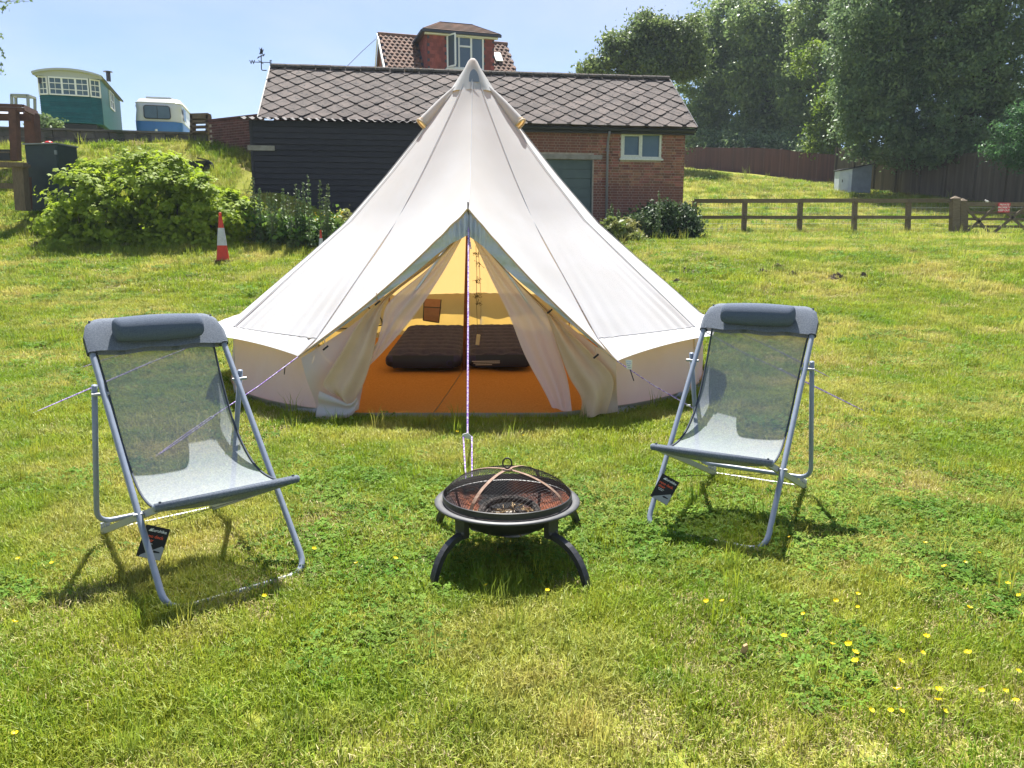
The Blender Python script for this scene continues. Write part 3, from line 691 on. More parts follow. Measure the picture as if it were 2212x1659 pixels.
# ---------------------------------------------------------------- small caravan
MT['cv_cream'] = mat('cream caravan paint', (.62, .62, .58), rough=.3, spec=.5)
MT['cv_blue'] = mat('blue caravan paint', (.035, .16, .48), (.03, .14, .43), 3, rough=.35, spec=.5)
cvp = at(343, 286, 37.0); cyaw = rad(14)
cv = thing('caravan', 'small rounded caravan, cream above and blue below, above the grey wall', 'caravan', (cvp.x, cvp.y, cvp.z-.5), cyaw)
CW, CL = 2.05, 3.6
def cv_sec(z):       # half width, front y at height z (0..2.1)
    if z < 1.65: return CW/2*(.93+.07*math.sin(math.pi*min(z/1.5, 1)*.9)), .10+.10*((z-.8)/.8)**2*(1 if z > .8 else .8)
    t = (z-1.65)/.42; return CW/2*(.985-.10*t**2.2), .2+.35*t**2
def cv_ring(z, n=40):
    w, fy = cv_sec(z); r = .32; out = []
    l0, l1 = fy, CL-fy
    cs = [(w-r, l0+r, -90), (w-r, l1-r, 0), (-w+r, l1-r, 90), (-w+r, l0+r, 180)]
    for cx, cy, a0 in cs:
        for k in range(7):
            a = rad(a0+90*k/6); out.append((cx+r*math.cos(a), cy+r*math.sin(a), z))
    return out
def cv_shell(z0, z1, n, name, mt, cap=False):
    rings = [cv_ring(z0+(z1-z0)*i/n) for i in range(n+1)]; m = MB(); k = len(rings[0])
    vs = [p for r in rings for p in r]; fs = []
    for i in range(n):
        for j in range(k): fs.append((i*k+j, i*k+(j+1) % k, (i+1)*k+(j+1) % k, (i+1)*k+j))
    if cap: fs.append(tuple(n*k+j for j in range(k)))
    return m.add(vs, fs).build(name, mt, cv, smooth=not cap)
cv_shell(.0, 1.02, 6, 'lower_body', MT['cv_blue']); up = cv_shell(1.02, 1.85, 6, 'upper_body', MT['cv_cream']); cv_shell(1.85, 2.07, 5, 'roof', MT['cv_cream'], True)
MB().tube([Vector(p)*1.0 for p in cv_ring(1.02)], .02, 5, closed=True).build('trim_strip', MT['alu'], cv)
MB().tube([Vector((p[0]*1.015, p[1]+(p[1]-1.8)*.01, p[2])) for p in cv_ring(1.86)], .025, 5, closed=True).build('roof_seam', MT['cv_cream'], cv)
MB().prism([(-.55, .6, 2.06), (.55, .6, 2.06), (.6, 1.0, 2.06), (.6, 2.8, 2.06), (-.6, 2.8, 2.06), (-.6, 1.0, 2.06)], (0, 0, .11)).build('pop_top', MT['cv_cream'], cv)
fw = MB(); y_ = .085
ow = rounded([(-.58, y_, 1.12), (.55, y_, 1.12), (.52, y_+.02, 1.70), (-.58, y_+.02, 1.70)], .12, 4, True)
fw.add(ow, [tuple(range(len(ow)))]); fwo = fw.build('front_window', MT['glass_dull'], cv)
MB().tube(ow, .022, 5, closed=True).build('window_rubber', MT['gutter'], fwo); MB().tube([(-.02, y_-.01, 1.12), (-.02, y_+.01, 1.7)], .012, 5).build('window_bar', MT['gutter'], fwo)
MB().prism([(CW/2+.02, .55, 1.15), (CW/2+.02, 1.2, 1.15), (CW/2+.02, 1.2, 1.68), (CW/2+.02, .55, 1.68)], (.012, 0, 0)).build('side_window', MT['glass_dull'], cv)
MB().lathe([(0, .1), (.05, .1), (.06, .03), (.06, -.1), (0, -.1)], 10, (-.05, -.3, .5)).build('jockey_wheel_clamp', MT['upvc'], cv)
for s_ in (-1, 1): MB().lathe([(0, -.08), (.3, -.08), (.32, 0), (.3, .08), (0, .08)], 16).build('wheel', MT['iron'], cv).matrix_local = Matrix.Translation((s_*.85, 2.0, -.05)) @ Matrix.Rotation(math.pi/2, 4, 'Y')

# ---------------------------------------------------------------- pergola, white rail frame, cabinet, fence at the far left
MT['red_wood'] = mat('red brown stained timber', (.12, .06, .045), (.085, .042, .033), 5, rough=.85)
MT['polycarb'] = mat('clear roof sheet', (.7, .72, .74), rough=.4, tr=.5, trc=(.8, .8, .85), alpha=.55)
pg = thing('pergola', 'red brown timber pergola with clear roof sheets at the left edge', 'pergola', at(38, 345, 22.6))
for x, yb, yt, w, Yd in ((30, 347, 236, .2, 22.4), (68, 330, 245, .3, 23.4)):
    MB().beam(at(x+5, yb, Yd), at(x, yt, Yd), w, w, (0, 1, 0)).build('post', MT['red_wood'], pg, world=True)
MB().beam(at(-60, 230, 22.4), at(50, 234, 22.4), .1, .2).build('beam', MT['red_wood'], pg, world=True)
MB().beam(at(-60, 252, 22.6), at(66, 254, 22.6), .1, .18).build('beam', MT['red_wood'], pg, world=True)
MB().beam(at(48, 232, 22.4), at(78, 246, 23.6), .1, .16).build('rafter', MT['red_wood'], pg, world=True)
MB().beam(at(20, 232, 22.4), at(40, 252, 23.6), .1, .16).build('rafter', MT['red_wood'], pg, world=True)
MB().add([at(-50, 229, 22.3), at(50, 232, 22.3), at(84, 246, 23.8), at(-20, 246, 23.8)], [(0, 1, 2, 3)]).build('roof_sheet', MT['polycarb'], pg, world=True)
tb = thing('planter_box', 'dark planter box on the grass under the pergola', 'planter', at(15, 340, 22.8))
MB().box(at(14, 336, 22.8), (.38, .35, .3)).build('box', MT['gutter'], tb, world=True); MB().box(at(14, 330.5, 22.8), (.44, .41, .04)).build('rim', MT['old_wood'], tb, world=True)
wr = thing('metal_scaffold', 'pale metal rail frame standing above the pergola', 'railing', at(50, 240, 30))
rail = MT['frame_light']
A_, B_, C_, D_ = (25, 205), (60, 206), (75, 211), (34, 209)
for (x, y) in (A_, B_): MB().beam(at(x+2, 250, 29.5), at(x, y, 29.5), .08, .08, (0, 1, 0)).build('post', rail, wr, world=True)
for (x, y) in (C_, D_): MB().beam(at(x+1, 252, 31), at(x, y, 31), .08, .08, (0, 1, 0)).build('post', rail, wr, world=True)
MB().beam(at(25, 205, 29.5), at(60, 206, 29.5), .08, .08).build('top_rail', rail, wr, world=True); MB().beam(at(60, 206, 29.5), at(76, 212, 31), .08, .08).build('top_rail', rail, wr, world=True)
MB().beam(at(25, 205, 29.5), at(34, 209, 31), .08, .08).build('top_rail', rail, wr, world=True); MB().beam(at(34, 209, 31), at(76, 212, 31), .06, .06).build('top_rail', rail, wr, world=True)
MB().beam(at(26, 232, 29.5), at(62, 233, 29.5), .04, .04).build('mid_rail', rail, wr, world=True)
MT['cabinet'] = mat('dark green cabinet', (.008, .022, .026), (.012, .028, .03), 6, rough=.55, spec=.4)
MT['cabinet_lid'] = mat('grey cabinet lid', (.20, .22, .24), rough=.4)
cl = at(64, 447, 19.8); c2 = at(139, 447, 19.8)
cw = c2.x-cl.x; ch = at(100, 312, 19.8).z-cl.z
cb = thing('metal_cabinet', 'tall dark green metal cabinet beside the fence, behind the leafy bush', 'cabinet', ((cl.x+c2.x)/2, 19.8, cl.z-.1), rad(-9))
box('body', (0, .35, (ch+.1)/2), (cw*1.03, .7, ch+.1), MT['cabinet'], cb, bev=.012); box('lid', (0, .34, ch+.115), (cw*1.08, .78, .03), MT['cabinet_lid'], cb)
box('door', (0, -.012, (ch+.1)/2), (cw*.96, .02, ch-.05), MT['cabinet'], cb, bev=.004); box('hinge', (cw*.47, -.02, ch-.1), (.05, .04, .1), MT['cabinet_lid'], cb)
box('hinge', (cw*.47, -.02, .3), (.05, .04, .1), MT['cabinet_lid'], cb)
MT['red_plastic'] = mat('red plastic', (.65, .035, .03), rough=.35); MT['pale'] = mat('pale plastic', (.65, .64, .6), rough=.5)
b = MB().lathe([(0, .075), (.06, .07), (.1, .04), (.1, .0), (0, 0)], 16).build('red_cap', MT['red_plastic'], smooth=True); b.location = at(106, 311.5, 20.1); tag(b, 'small red plastic cap lying on the green cabinet', 'cap')
b = MB().lathe([(0, .045), (.05, .04), (.07, .02), (.06, .0), (0, 0)], 14).build('pebble', MT['pale'], smooth=True); b.location = at(97, 311.8, 20.1); tag(b, 'small pale pebble beside the red cap on the cabinet', 'pebble')
lf = thing('rail_fence', 'old dark rail fence with stout post beside the green cabinet', 'fence', at(48, 447, 19.3))
MB().beam(at(50, 455, 19.3), at(43, 358, 19.3), .26, .22, (0, 1, 0)).build('post', MT['old_wood'], lf, world=True)
MB().beam(at(61, 452, 19.5), at(58, 382, 19.5), .14, .14, (0, 1, 0)).build('strut', MT['red_wood'], lf, world=True)
for y0, y1 in ((354, 359), (397, 407)): MB().beam(at(-60, (y0+y1)/2-3, 19.25), at(60, (y0+y1)/2+1, 19.45), .06, .13).build('rail', MT['old_wood'], lf, world=True)
MB().beam(at(30, 357, 19.2), at(58, 358, 19.2), .3, .08).build('post_cap', MT['old_wood'], lf, world=True)
# wheelbarrow on the bank
MT['barrow'] = mat('dark steel barrow', (.04, .045, .055), (.08, .075, .075), 8, rough=.6)
wbp = on_ground(415, 366, 18); wy = wbp.y
wbr = thing('wheelbarrow', 'dark steel wheelbarrow standing on the grassy bank', 'wheelbarrow', wbp)
def wb(x, y, dy=0): return at(x, y, wy+dy)
tr_ = MB(); tA = [wb(392, 349, -.3), wb(447, 347, -.3), wb(447, 346, .3), wb(392, 348, .3)]; bA = [wb(406, 362, -.18), wb(436, 362, -.18), wb(436, 362, .18), wb(406, 362, .18)]
tr_.add(tA+bA, [(0, 1, 5, 4), (1, 2, 6, 5), (2, 3, 7, 6), (3, 0, 4, 7), (4, 5, 6, 7)]); tr_.build('tray', MT['barrow'], wbr, world=True)
for dy in (-.25, .25): MB().tube([wb(373, 342, dy), wb(400, 352, dy), wb(448, 364, dy*.2)], .025, 6).build('handle', MT['barrow'], wbr, world=True)
for dy in (-.22, .22): MB().tube([wb(405, 356, dy), wb(400, 372, dy), wb(412, 372, dy)], .02, 6).build('leg', MT['barrow'], wbr, world=True)
wl = MB().lathe([(0, -.04), (.15, -.04), (.19, -.03), (.19, .03), (.15, .04), (0, .04)], 16).build('wheel', MT['iron'], wbr); wl.matrix_local = Matrix.Translation(wb(448, 361)-wbp) @ Matrix.Rotation(math.pi/2, 4, 'X')
MB().beam(wb(425, 341, 0), wb(452, 347, .1), .06, .03).build('plank', MT['old_wood'], wbr, world=True)

# ---------------------------------------------------------------- post and rail fence, gate, sign on the right
MT['rail_wood'] = mat('tanalised timber', (.16, .125, .082), (.115, .088, .058), 4, rough=.9, stretch=(2, 8, 8), bump=.3, bs=30, rnd=.12)
FY = 26.0
fence = thing('post_and_rail_fence', 'brown post and rail fence with wire netting from the garage to the gate', 'fence', at(1500, 508, FY))
fposts = [1499, 1607, 1727, 1845, 1961, 2058]
for i, x in enumerate(fposts):
    d = i*-.0
    pb = on_ground(x-2, 510, 20); top = at(x+2, 434, FY)
    pb = Vector((at(x-1, 508, FY).x, FY, G(at(x, 508, FY).x, FY)-.1))
    wdt = .15 if i < 5 else .2
    MB().beam(pb, Vector((top.x, FY, top.z)), wdt, .11, (0, 1, 0)).build('post', MT['rail_wood'], fence, world=True)
for i in range(5):
    xa, xb = fposts[i], fposts[i+1]
    for y, h in ((433.5, .13), (469.5, .105)):
        MB().beam(at(xa+.5, y+random.uniform(-.6, .6), FY-.085), at(xb-.5, y+random.uniform(-.6, .6), FY-.085), .045, h).build('rail', MT['rail_wood'], fence, world=True)
MT['wire_grey'] = mat('galvanised wire', (.28, .29, .29), rough=.5)
m = MB(); x0, x1 = at(1500, 470, FY).x, at(2055, 470, FY).x
for k in range(6): 
    zz = 1.95+k*.17; m.tube([(x0, FY+.06, zz), (x1, FY+.06, zz)], .003, 3, cap=False)
for x in np.arange(x0, x1, .16): m.tube([(x, FY+.06, 1.8), (x, FY+.06, 2.85)], .003, 3, cap=False)
m.build('wire_netting', MT['wire_grey'], fence, world=True)
for (x, yt, yb, w, lb) in ((2061, 429, 513, .24, 'square gate post with a pointed cap at the end of the rail fence'), (2077, 434, 515, .2, 'rounded gate post carrying the wooden field gate')):
    pb = at(x, yb, FY-.15); tp = at(x+2, yt, FY-.15)
    gp_ = thing('gate_post', lb, 'post', Vector((pb.x, pb.y, G(pb.x, pb.y)-.05)))
    MB().beam(Vector((pb.x, pb.y, G(pb.x, pb.y)-.1)), tp, w, w, (0, 1, 0)).build('shaft', MT['rail_wood'], gp_, world=True)
    MB().add([tp+Vector((sx*w*.58, sy*w*.58, 0)) for sx, sy in ((-1,-1),(1,-1),(1,1),(-1,1))]+[tp+Vector((0, 0, .09))], [(0,1,4), (1,2,4), (2,3,4), (3,0,4), (3,2,1,0)]).build('cap', MT['rail_wood'], gp_, world=True)
gate = thing('field_gate', 'five-barred wooden field gate with crossed braces at the right edge', 'gate', at(2090, 508, FY))
gr_ = 2345
for y, h in ((441, .13), (459, .08), (473, .08), (489, .08), (505, .11)):
    MB().beam(at(2084, y, FY-.05), at(gr_, y+1, FY-.05), .045, h).build('bar', MT['rail_wood'], gate, world=True)
for (a, b) in (((2084, 505), (2150, 447)), ((2086, 448), (2141, 507)), ((2141, 507), (2212, 450)), ((2160, 446), (2225, 505)), ((2212, 450), (2290, 506))):
    MB().beam(at(*a, FY-.1), at(*b, FY-.1), .03, .085).build('brace', MT['rail_wood'], gate, world=True)
MB().beam(at(2086, 508, FY-.05), at(2088, 438, FY-.05), .09, .08, (0, 1, 0)).build('stile', MT['rail_wood'], gate, world=True)
m = MB(); xa, xb = at(2090, 470, FY).x, at(gr_, 470, FY).x
for k in range(6): m.tube([(xa, FY+.02, 1.95+k*.17), (xb, FY+.02, 1.95+k*.17)], .003, 3, cap=False)
for x in np.arange(xa, xb, .16): m.tube([(x, FY+.02, 1.85), (x, FY+.02, 2.8)], .003, 3, cap=False)
m.build('wire_netting', MT['wire_grey'], gate, world=True)
MT['sign_red'] = mat('red sign', (.60, .03, .05), rough=.4); MT['sign_white'] = mat('white sign lettering', (.8, .8, .8), rough=.4)
sp_ = at(2169, 448.5, FY-.14)
sg = thing('warning_sign', 'small red sign with white capitals fixed to the top of the gate', 'sign', sp_)
box('plate', (0, 0, 0), (.38, .012, .30), MT['sign_red'], sg)
for tx, zz in (('PRIVATE', .09), ('PROPERTY', 0), ('KEEP OUT', -.09)):
    text_mesh(tx, .085, MT['sign_white'], 'lettering', sg, Matrix.Translation((0, -.009, zz)) @ Matrix.Rotation(math.pi/2, 4, 'X'), bold=True)
br = thing('perched_bird', 'tiny pale bird perched on the top bar of the gate', 'bird', at(2132, 438.5, FY-.05))
def ell(c, r, n=10):
    mm = MB(); prof = [(max(1e-3, math.sin(math.pi*i/8)), -math.cos(math.pi*i/8)) for i in range(9)]
    mm.lathe(prof, n); mm.v = [(c[0]+v[0]*r[0], c[1]+v[1]*r[1], c[2]+v[2]*r[2]) for v in mm.v]; return mm
bm_ = ell((0, 0, .045), (.06, .032, .036)); hd = ell((-.055, 0, .085), (.026, .024, .024)); bm_.add(hd.v, hd.f); bm_.add([(.04, -.015, .05), (.04, .015, .05), (.13, .01, .025), (.13, -.01, .025)], [(0, 1, 2, 3)])
bm_.add([(-.075, -.006, .085), (-.075, .006, .085), (-.1, 0, .08)], [(0, 1, 2)]); bm_.build('body', MT['pale'], br, smooth=True)

# ---------------------------------------------------------------- close-board fences and white coop
MT['fence_brown'] = mat('brown fence panel', (.10, .042, .034), (.075, .034, .028), 1.5, rough=.9, rnd=.18, stretch=(3, 3, .4))
MT['fence_grey'] = mat('grey brown close boards', (.12, .095, .062), (.085, .068, .047), 1.5, rough=.95, rnd=.22, stretch=(3, 3, .4))
MT['conc_post'] = mat('pale concrete post', (.30, .28, .27), rough=.9)
def board_fence(name, label, A, B, h0, h1, mt, seed, bw_=.13, npost=7, first=300):
    d = Vector((B.x-A.x, B.y-A.y, 0)); l = d.length; d.normalize(); nrm = Vector((d.y, -d.x, 0))
    f = thing(name, label, 'fence', Vector((A.x, A.y, G(A.x, A.y))))
    n = int(l/bw_); rest = MB()
    for k in range(n):
        c = Vector((A.x, A.y, 0))+d*(k+.5)*bw_; t = k/n; hh = h0+(h1-h0)*t+random.uniform(-.012, .012)
        zg = G(c.x, c.y)
        R = Matrix((d, -nrm, Vector((0, 0, 1)))).transposed() @ Matrix.Rotation(.07, 3, 'Z')
        args = (Vector((c.x, c.y, zg+hh/2-.05)), (bw_*1.02, .018, hh+.1), R)
        if k < first: MB().box(*args).build('board', mt, f, world=True)
        else: rest.box(*args)
    if rest.v: rest.build('boarding', mt, f, world=True, kind='stuff')
    for k in range(npost+1):
        c = Vector((A.x, A.y, 0))+d*l*k/npost + nrm*.05; hh = h0+(h1-h0)*k/npost+.06
        MB().box((c.x, c.y, G(c.x, c.y)+hh/2-.1), (.11, .11, hh+.2), Matrix.Rotation(math.atan2(d.y, d.x), 3, 'Z')).build('post', MT['conc_post'] if mt is MT['fence_brown'] else mt, f, world=True)
    return f
def px_ground(px, Yd): 
    x = at(px, 450, Yd).x; return Vector((x, Yd, G(x, Yd)))
cn1 = px_ground(1802, 47); bA_ = px_ground(1440, 64)
board_fence('panel_fence', 'red brown panel fence with concrete posts at the top of the mown slope', cn1, bA_, 1.75, 1.75, MT['fence_brown'], 1, .15, 11)
g1 = px_ground(1800, 46.6); g2 = px_ground(2420, 29)
board_fence('close_board_fence', 'tall weathered close-board fence under the dark trees on the right', g1, g2, 2.15, 2.25, MT['fence_grey'], 2, .11, 10)
MT['coop_white'] = mat('white painted board', (.50, .54, .58), (.44, .48, .52), 4, rough=.6)
MT['coop_grey'] = mat('grey painted side', (.20, .225, .25), (.17, .19, .215), 4, rough=.7)
cp = px_ground(1808, 40.5); cp2 = px_ground(1890, 39.6)
cyw = rad(-8)
coop = thing('garden_coop', 'low white and grey lean-to coop with a dark roof against the board fence', 'coop', (cp.x, cp.y, cp.z-.05), cyw)
cwid = (cp2.x-cp.x); c1h, c2h = 1.12, 1.42
wd = cwid*.36
MB().add([(0, 0, 0), (wd, -.25, 0), (wd, -.25, c1h+.08), (0, 0, c1h), (0, .9, 0), (wd, .9, 0), (wd, .9, c1h+.12), (0, .9, c1h+.05)], [(0,1,2,3), (0,3,7,4), (3,2,6,7), (1,5,6,2)]).build('front', MT['coop_white'], coop)
MB().add([(wd, -.25, 0), (cwid, -.1, 0), (cwid, -.1, c2h), (wd, -.25, c1h+.08), (wd, .9, 0), (cwid, .9, 0), (cwid, .9, c2h), (wd, .9, c1h+.12)], [(0,1,2,3), (1,5,6,2), (3,2,6,7)]).build('side', MT['coop_grey'], coop)
MB().prism([(-.05, -.1, c1h+.01), (wd, -.36, c1h+.1), (cwid+.06, -.2, c2h+.01), (cwid+.06, 1, c2h+.03), (-.05, 1, c1h+.08)], (0, 0, .05)).build('roof', MT['gutter'], coop)
dcoop = MB().prism([(.08, -.045, .15), (wd*.75, -.205, .15), (wd*.75, -.205, .95), (.08, -.045, .95)], (0, -.03, 0)).build('door', MT['coop_white'], coop)
box('handle', (.14, -.11, .62), (.03, .03, .14), MT['gutter'], dcoop)
# ---------------------------------------------------------------- trees
def leaf_arrays(P, L, W, upb=.5, fold=.18, axis_down=.0):
    n = len(P); d = rng.normal(size=(n, 3)); d[:, 2] -= axis_down; d /= np.linalg.norm(d, axis=1)[:, None]
    nr = rng.normal(size=(n, 3)); nr[:, 2] += upb*2; nr -= d*(nr*d).sum(1)[:, None]; nr /= np.linalg.norm(nr, axis=1)[:, None]
    s = np.cross(d, nr); L = L[:, None]; W = W[:, None]
    V = np.stack([P-d*L*.5, P+s*W*.5+nr*W*fold, P+d*L*.5, P-s*W*.5+nr*W*fold], 1).reshape(-1, 3)
    F = np.arange(4*n).reshape(n, 4)
    return V, F
def leaf_obj(name, P, size, matl, parent, origin, upb=.5, aspect=.6, axis_down=0, kind=None):
    n = len(P); L = size*rng.uniform(.5, 1.55, n); V, F = leaf_arrays(np.asarray(P), L, L*aspect*rng.uniform(.8, 1.2, n), upb, axis_down=axis_down)
    o = link(name, fast_mesh(name, V-np.asarray(origin)[None, :], F, matl), parent)
    if kind: o['kind'] = kind
    return o
def crown_points(blobs, n, clump=.45, shell=.72, cl_n=105):
    """blobs: (centre, radii). leaf centres in clumps on and inside the blobs' skins"""
    vol = np.array([b[1][0]*b[1][2]+b[1][0]*b[1][1] for b in blobs]); k = np.maximum((n*vol/vol.sum()).astype(int), 10); out = []
    for (c, r), m in zip(blobs, k):
        nc = max(int(m/cl_n), 3)
        d = rng.normal(size=(nc, 3)); d /= np.linalg.norm(d, axis=1)[:, None]
        rr = shell + (1.08-shell)*rng.random(nc)**.7
        cc = np.asarray(c)[None, :] + d*rr[:, None]*np.asarray(r)[None, :]
        idx = rng.integers(0, nc, m)
        sg = clump*rng.uniform(.5, 1.3, nc)[idx]
        off = rng.normal(size=(m, 3))*sg[:, None]*np.array([1, 1, .62])
        out.append(cc[idx]+off)
    return np.concatenate(out)
MT['bark'] = mat('bark', (.09, .07, .05), (.05, .042, .033), 6, rough=1, bump=1, bs=14)
MT['leaf_dark'] = foliage('dark tree leaf', (.11, .18, .08), (.18, .25, .10), None, 1.2, tr=.38, rnd=0, hue=0, spec=.35, rough=.5)
MT['leaf_mid'] = foliage('mid green leaf', (.13, .20, .07), (.23, .30, .09), None, 1.0, tr=.42, rnd=0, hue=0, spec=.35, rough=.5)
MT['leaf_oak'] = foliage('oak leaf', (.10, .145, .05), (.16, .21, .06), None, 1.0, tr=.4, rnd=0, hue=0, spec=.35, rough=.5)
MT['leaf_lime'] = foliage('lime green leaf', (.11, .18, .02), (.19, .26, .03), None, 1.0, tr=.45, rnd=0, hue=0, spec=.4)
MT['leaf_acacia'] = foliage('pale feathery leaf', (.06, .14, .05), (.09, .19, .06), None, 1.0, tr=.4, rnd=0, hue=0)
def tree(name, label, base, blobs, n, leafm, size=.2, trunk_r=.3, limbs=6, clump=.45, aspect=.6, upb=.5, axis_down=0.3, shell=.72):
    t = thing(name, label, 'tree', base, group='trees on the right')
    m = MB(); top = max(b[0][2] for b in blobs); cx = np.mean([b[0][0] for b in blobs]); cy = np.mean([b[0][1] for b in blobs])
    B = Vector(base); pts = [B+Vector((0, 0, -.3)), B.lerp(Vector((cx, cy, top)), .3)+Vector((.15, 0, 0)), B.lerp(Vector((cx, cy, top)), .62), Vector((cx, cy, top))]
    m.tube(catmull(pts, 9), [trunk_r*(1.25-.13*i) for i in range(9)], 8)
    for (c, r) in blobs:
        s = pts[1].lerp(pts[2], random.random()); e = Vector(c)
        mid = s.lerp(e, .5)+Vector((0, 0, .3)); m.tube(catmull([s, mid, e], 6), [trunk_r*.45*(1-.15*i) for i in range(6)], 5)
        for q in range(limbs):
            dd = Vector((random.gauss(0, 1), random.gauss(0, 1), random.gauss(0, .7))).normalized()
            e2 = e+Vector((dd.x*r[0], dd.y*r[1], dd.z*r[2]))*.9
            m.tube([mid.lerp(e, .6), e.lerp(e2, .5)+Vector((0, 0, .15)), e2], [trunk_r*.2, trunk_r*.13, trunk_r*.05], 4)
    m.build('trunk', MT['bark'], t, world=True)
    P = crown_points(blobs, n, clump, shell)
    gzv = gz(P[:, 0], P[:, 1]); P = P[P[:, 2] > gzv+.1]
    leaf_obj('crown', P, size, leafm, t, Vector(t.location), upb, aspect, axis_down)
    return t
def blob(px, py, Yd, rpx, rz=None, ry=None):
    p = at(px, py, Yd); k = Yd/1659
    return ((p.x, p.y, p.z), (rpx*k, (ry or rpx)*k, (rz or rpx)*k))
def base_at(px, Yd): x = at(px, 450, Yd).x; return (x, Yd, G(x, Yd))
Yd = 50
tree('oak_tree', 'ragged oak with open crown showing sky, just above the garage roof', base_at(1420, Yd),
     [blob(1395, 75, Yd, 38, 34), blob(1425, 110, Yd, 48, 45), blob(1355, 110, Yd, 40, 22), blob(1310, 135, Yd, 32, 17), blob(1278, 155, Yd, 24, 9), blob(1390, 150, Yd, 60, 24), blob(1470, 70, Yd, 40, 36), blob(1480, 130, Yd, 45, 40), blob(1330, 90, Yd, 18, 14), blob(1400, 45, Yd, 24, 12)],
     34000, MT['leaf_oak'], .19, .32, 5, .36, shell=.5)
Yd = 66
tree('round_topped_tree', 'leafy tree with twin rounded tops behind the oak and right of the garage', base_at(1560, Yd),
     [blob(1560, 60, Yd, 55, 45), blob(1530, 110, Yd, 55, 60), blob(1600, 120, Yd, 60, 70), blob(1530, 190, Yd, 55, 60), blob(1580, 230, Yd, 60, 60), blob(1520, 260, Yd, 50, 50), blob(1510, 310, Yd, 50, 35), blob(1580, 300, Yd, 60, 45)],
     46000, MT['leaf_mid'], .25, .35, 4, .55)
Yd = 62
tree('tall_ash_tree', 'tall bright-topped tree in the middle of the wood above the panel fence', base_at(1660, Yd),
     [blob(1650, 50, Yd, 60, 50), blob(1700, 70, Yd, 60, 55), blob(1640, 130, Yd, 60, 65), blob(1700, 160, Yd, 60, 70), blob(1650, 220, Yd, 60, 60), blob(1690, 270, Yd, 60, 55), blob(1630, 300, Yd, 55, 40), blob(1610, 190, Yd, 40, 50)],
     46000, MT['leaf_mid'], .24, .35, 4, .5)
Yd = 57
tree('broad_green_tree', 'broad tree rising out of the top of the picture left of the darkest tree', base_at(1790, Yd),
     [blob(1770, 30, Yd, 60, 60), blob(1830, 0, Yd, 70, 60), blob(1780, 110, Yd, 60, 70), blob(1750, 190, Yd, 55, 60), blob(1800, 240, Yd, 60, 60), blob(1750, 280, Yd, 55, 45), blob(1840, -60, Yd, 70, 50), blob(1850, 90, Yd, 60, 60)],
     44000, MT['leaf_mid'], .23, .35, 4, .48)
Yd = 40
tree('great_dark_tree', 'huge dark evergreen-looking tree hanging over the corner of the board fence', base_at(1950, Yd+3),
     [blob(1900, 20, Yd, 90, 80), blob(1990, -40, Yd, 100, 80), blob(1880, 120, Yd, 75, 75), blob(1960, 110, Yd, 100, 90), blob(1900, 210, Yd, 80, 75), blob(1980, 220, Yd, 90, 80), blob(1890, 280, Yd, 65, 50), blob(1970, 300, Yd, 90, 50), blob(2030, 30, Yd, 90, 80), blob(1850, 240, Yd, 45, 60)],
     88000, MT['leaf_dark'], .155, .45, 4, .36)
Yd = 38
tree('overhanging_dark_tree', 'dark dense tree overhanging the board fence behind the gate', base_at(2120, Yd+2.5),
     [blob(2080, 60, Yd, 90, 80), blob(2170, 20, Yd, 100, 90), blob(2080, 170, Yd, 90, 80), blob(2170, 160, Yd, 95, 85), blob(2090, 270, Yd, 90, 65), blob(2190, 270, Yd, 90, 70), blob(2060, -60, Yd, 100, 70), blob(2190, -80, Yd, 100, 70), blob(2250, 120, Yd, 90, 90), blob(2040, 320, Yd, 60, 30), blob(2140, 325, Yd, 70, 30)],
     88000, MT['leaf_dark'], .145, .42, 4, .32)
Yd = 49
tree('lime_green_tree', 'slim lime green sapling glowing in sunlight against the dark trees', base_at(1800, Yd),
     [blob(1800, 210, Yd, 26, 40), blob(1785, 265, Yd, 30, 30), blob(1775, 300, Yd, 26, 22), blob(1810, 290, Yd, 30, 30), blob(1820, 240, Yd, 25, 35), blob(1770, 315, Yd, 20, 12), blob(1745, 120, Yd+3, 22, 30)],
     9000, MT['leaf_lime'], .19, .12, 4, .34)
Yd = 31
tree('feathery_acacia', 'pale green feathery tree at the right edge in front of the dark trees', base_at(2240, Yd),
     [blob(2195, 275, Yd, 40, 26), blob(2170, 320, Yd, 36, 22), blob(2205, 340, Yd, 34, 16), blob(2240, 260, Yd, 50, 40), blob(2240, 320, Yd, 50, 40)],
     11000, MT['leaf_acacia'], .11, .12, 5, .22, aspect=.4)
Yd = 53
hedge = thing('ivy_hedge', 'low dark hedge massed along the top of the red brown panel fence', 'hedge', base_at(1600, Yd+8))
P = crown_points([blob(1520+i*42, 318-4*math.sin(i), 62-i*1.6, 34, 26, 30) for i in range(8)], 16000, .4); leaf_obj('foliage', P, .2, MT['leaf_dark'], hedge, Vector(hedge.location))
MB().tube([base_at(1600, 61), at(1600, 330, 61), at(1605, 300, 61)], [.12, .1, .05], 5).build('stem', MT['bark'], hedge, world=True)

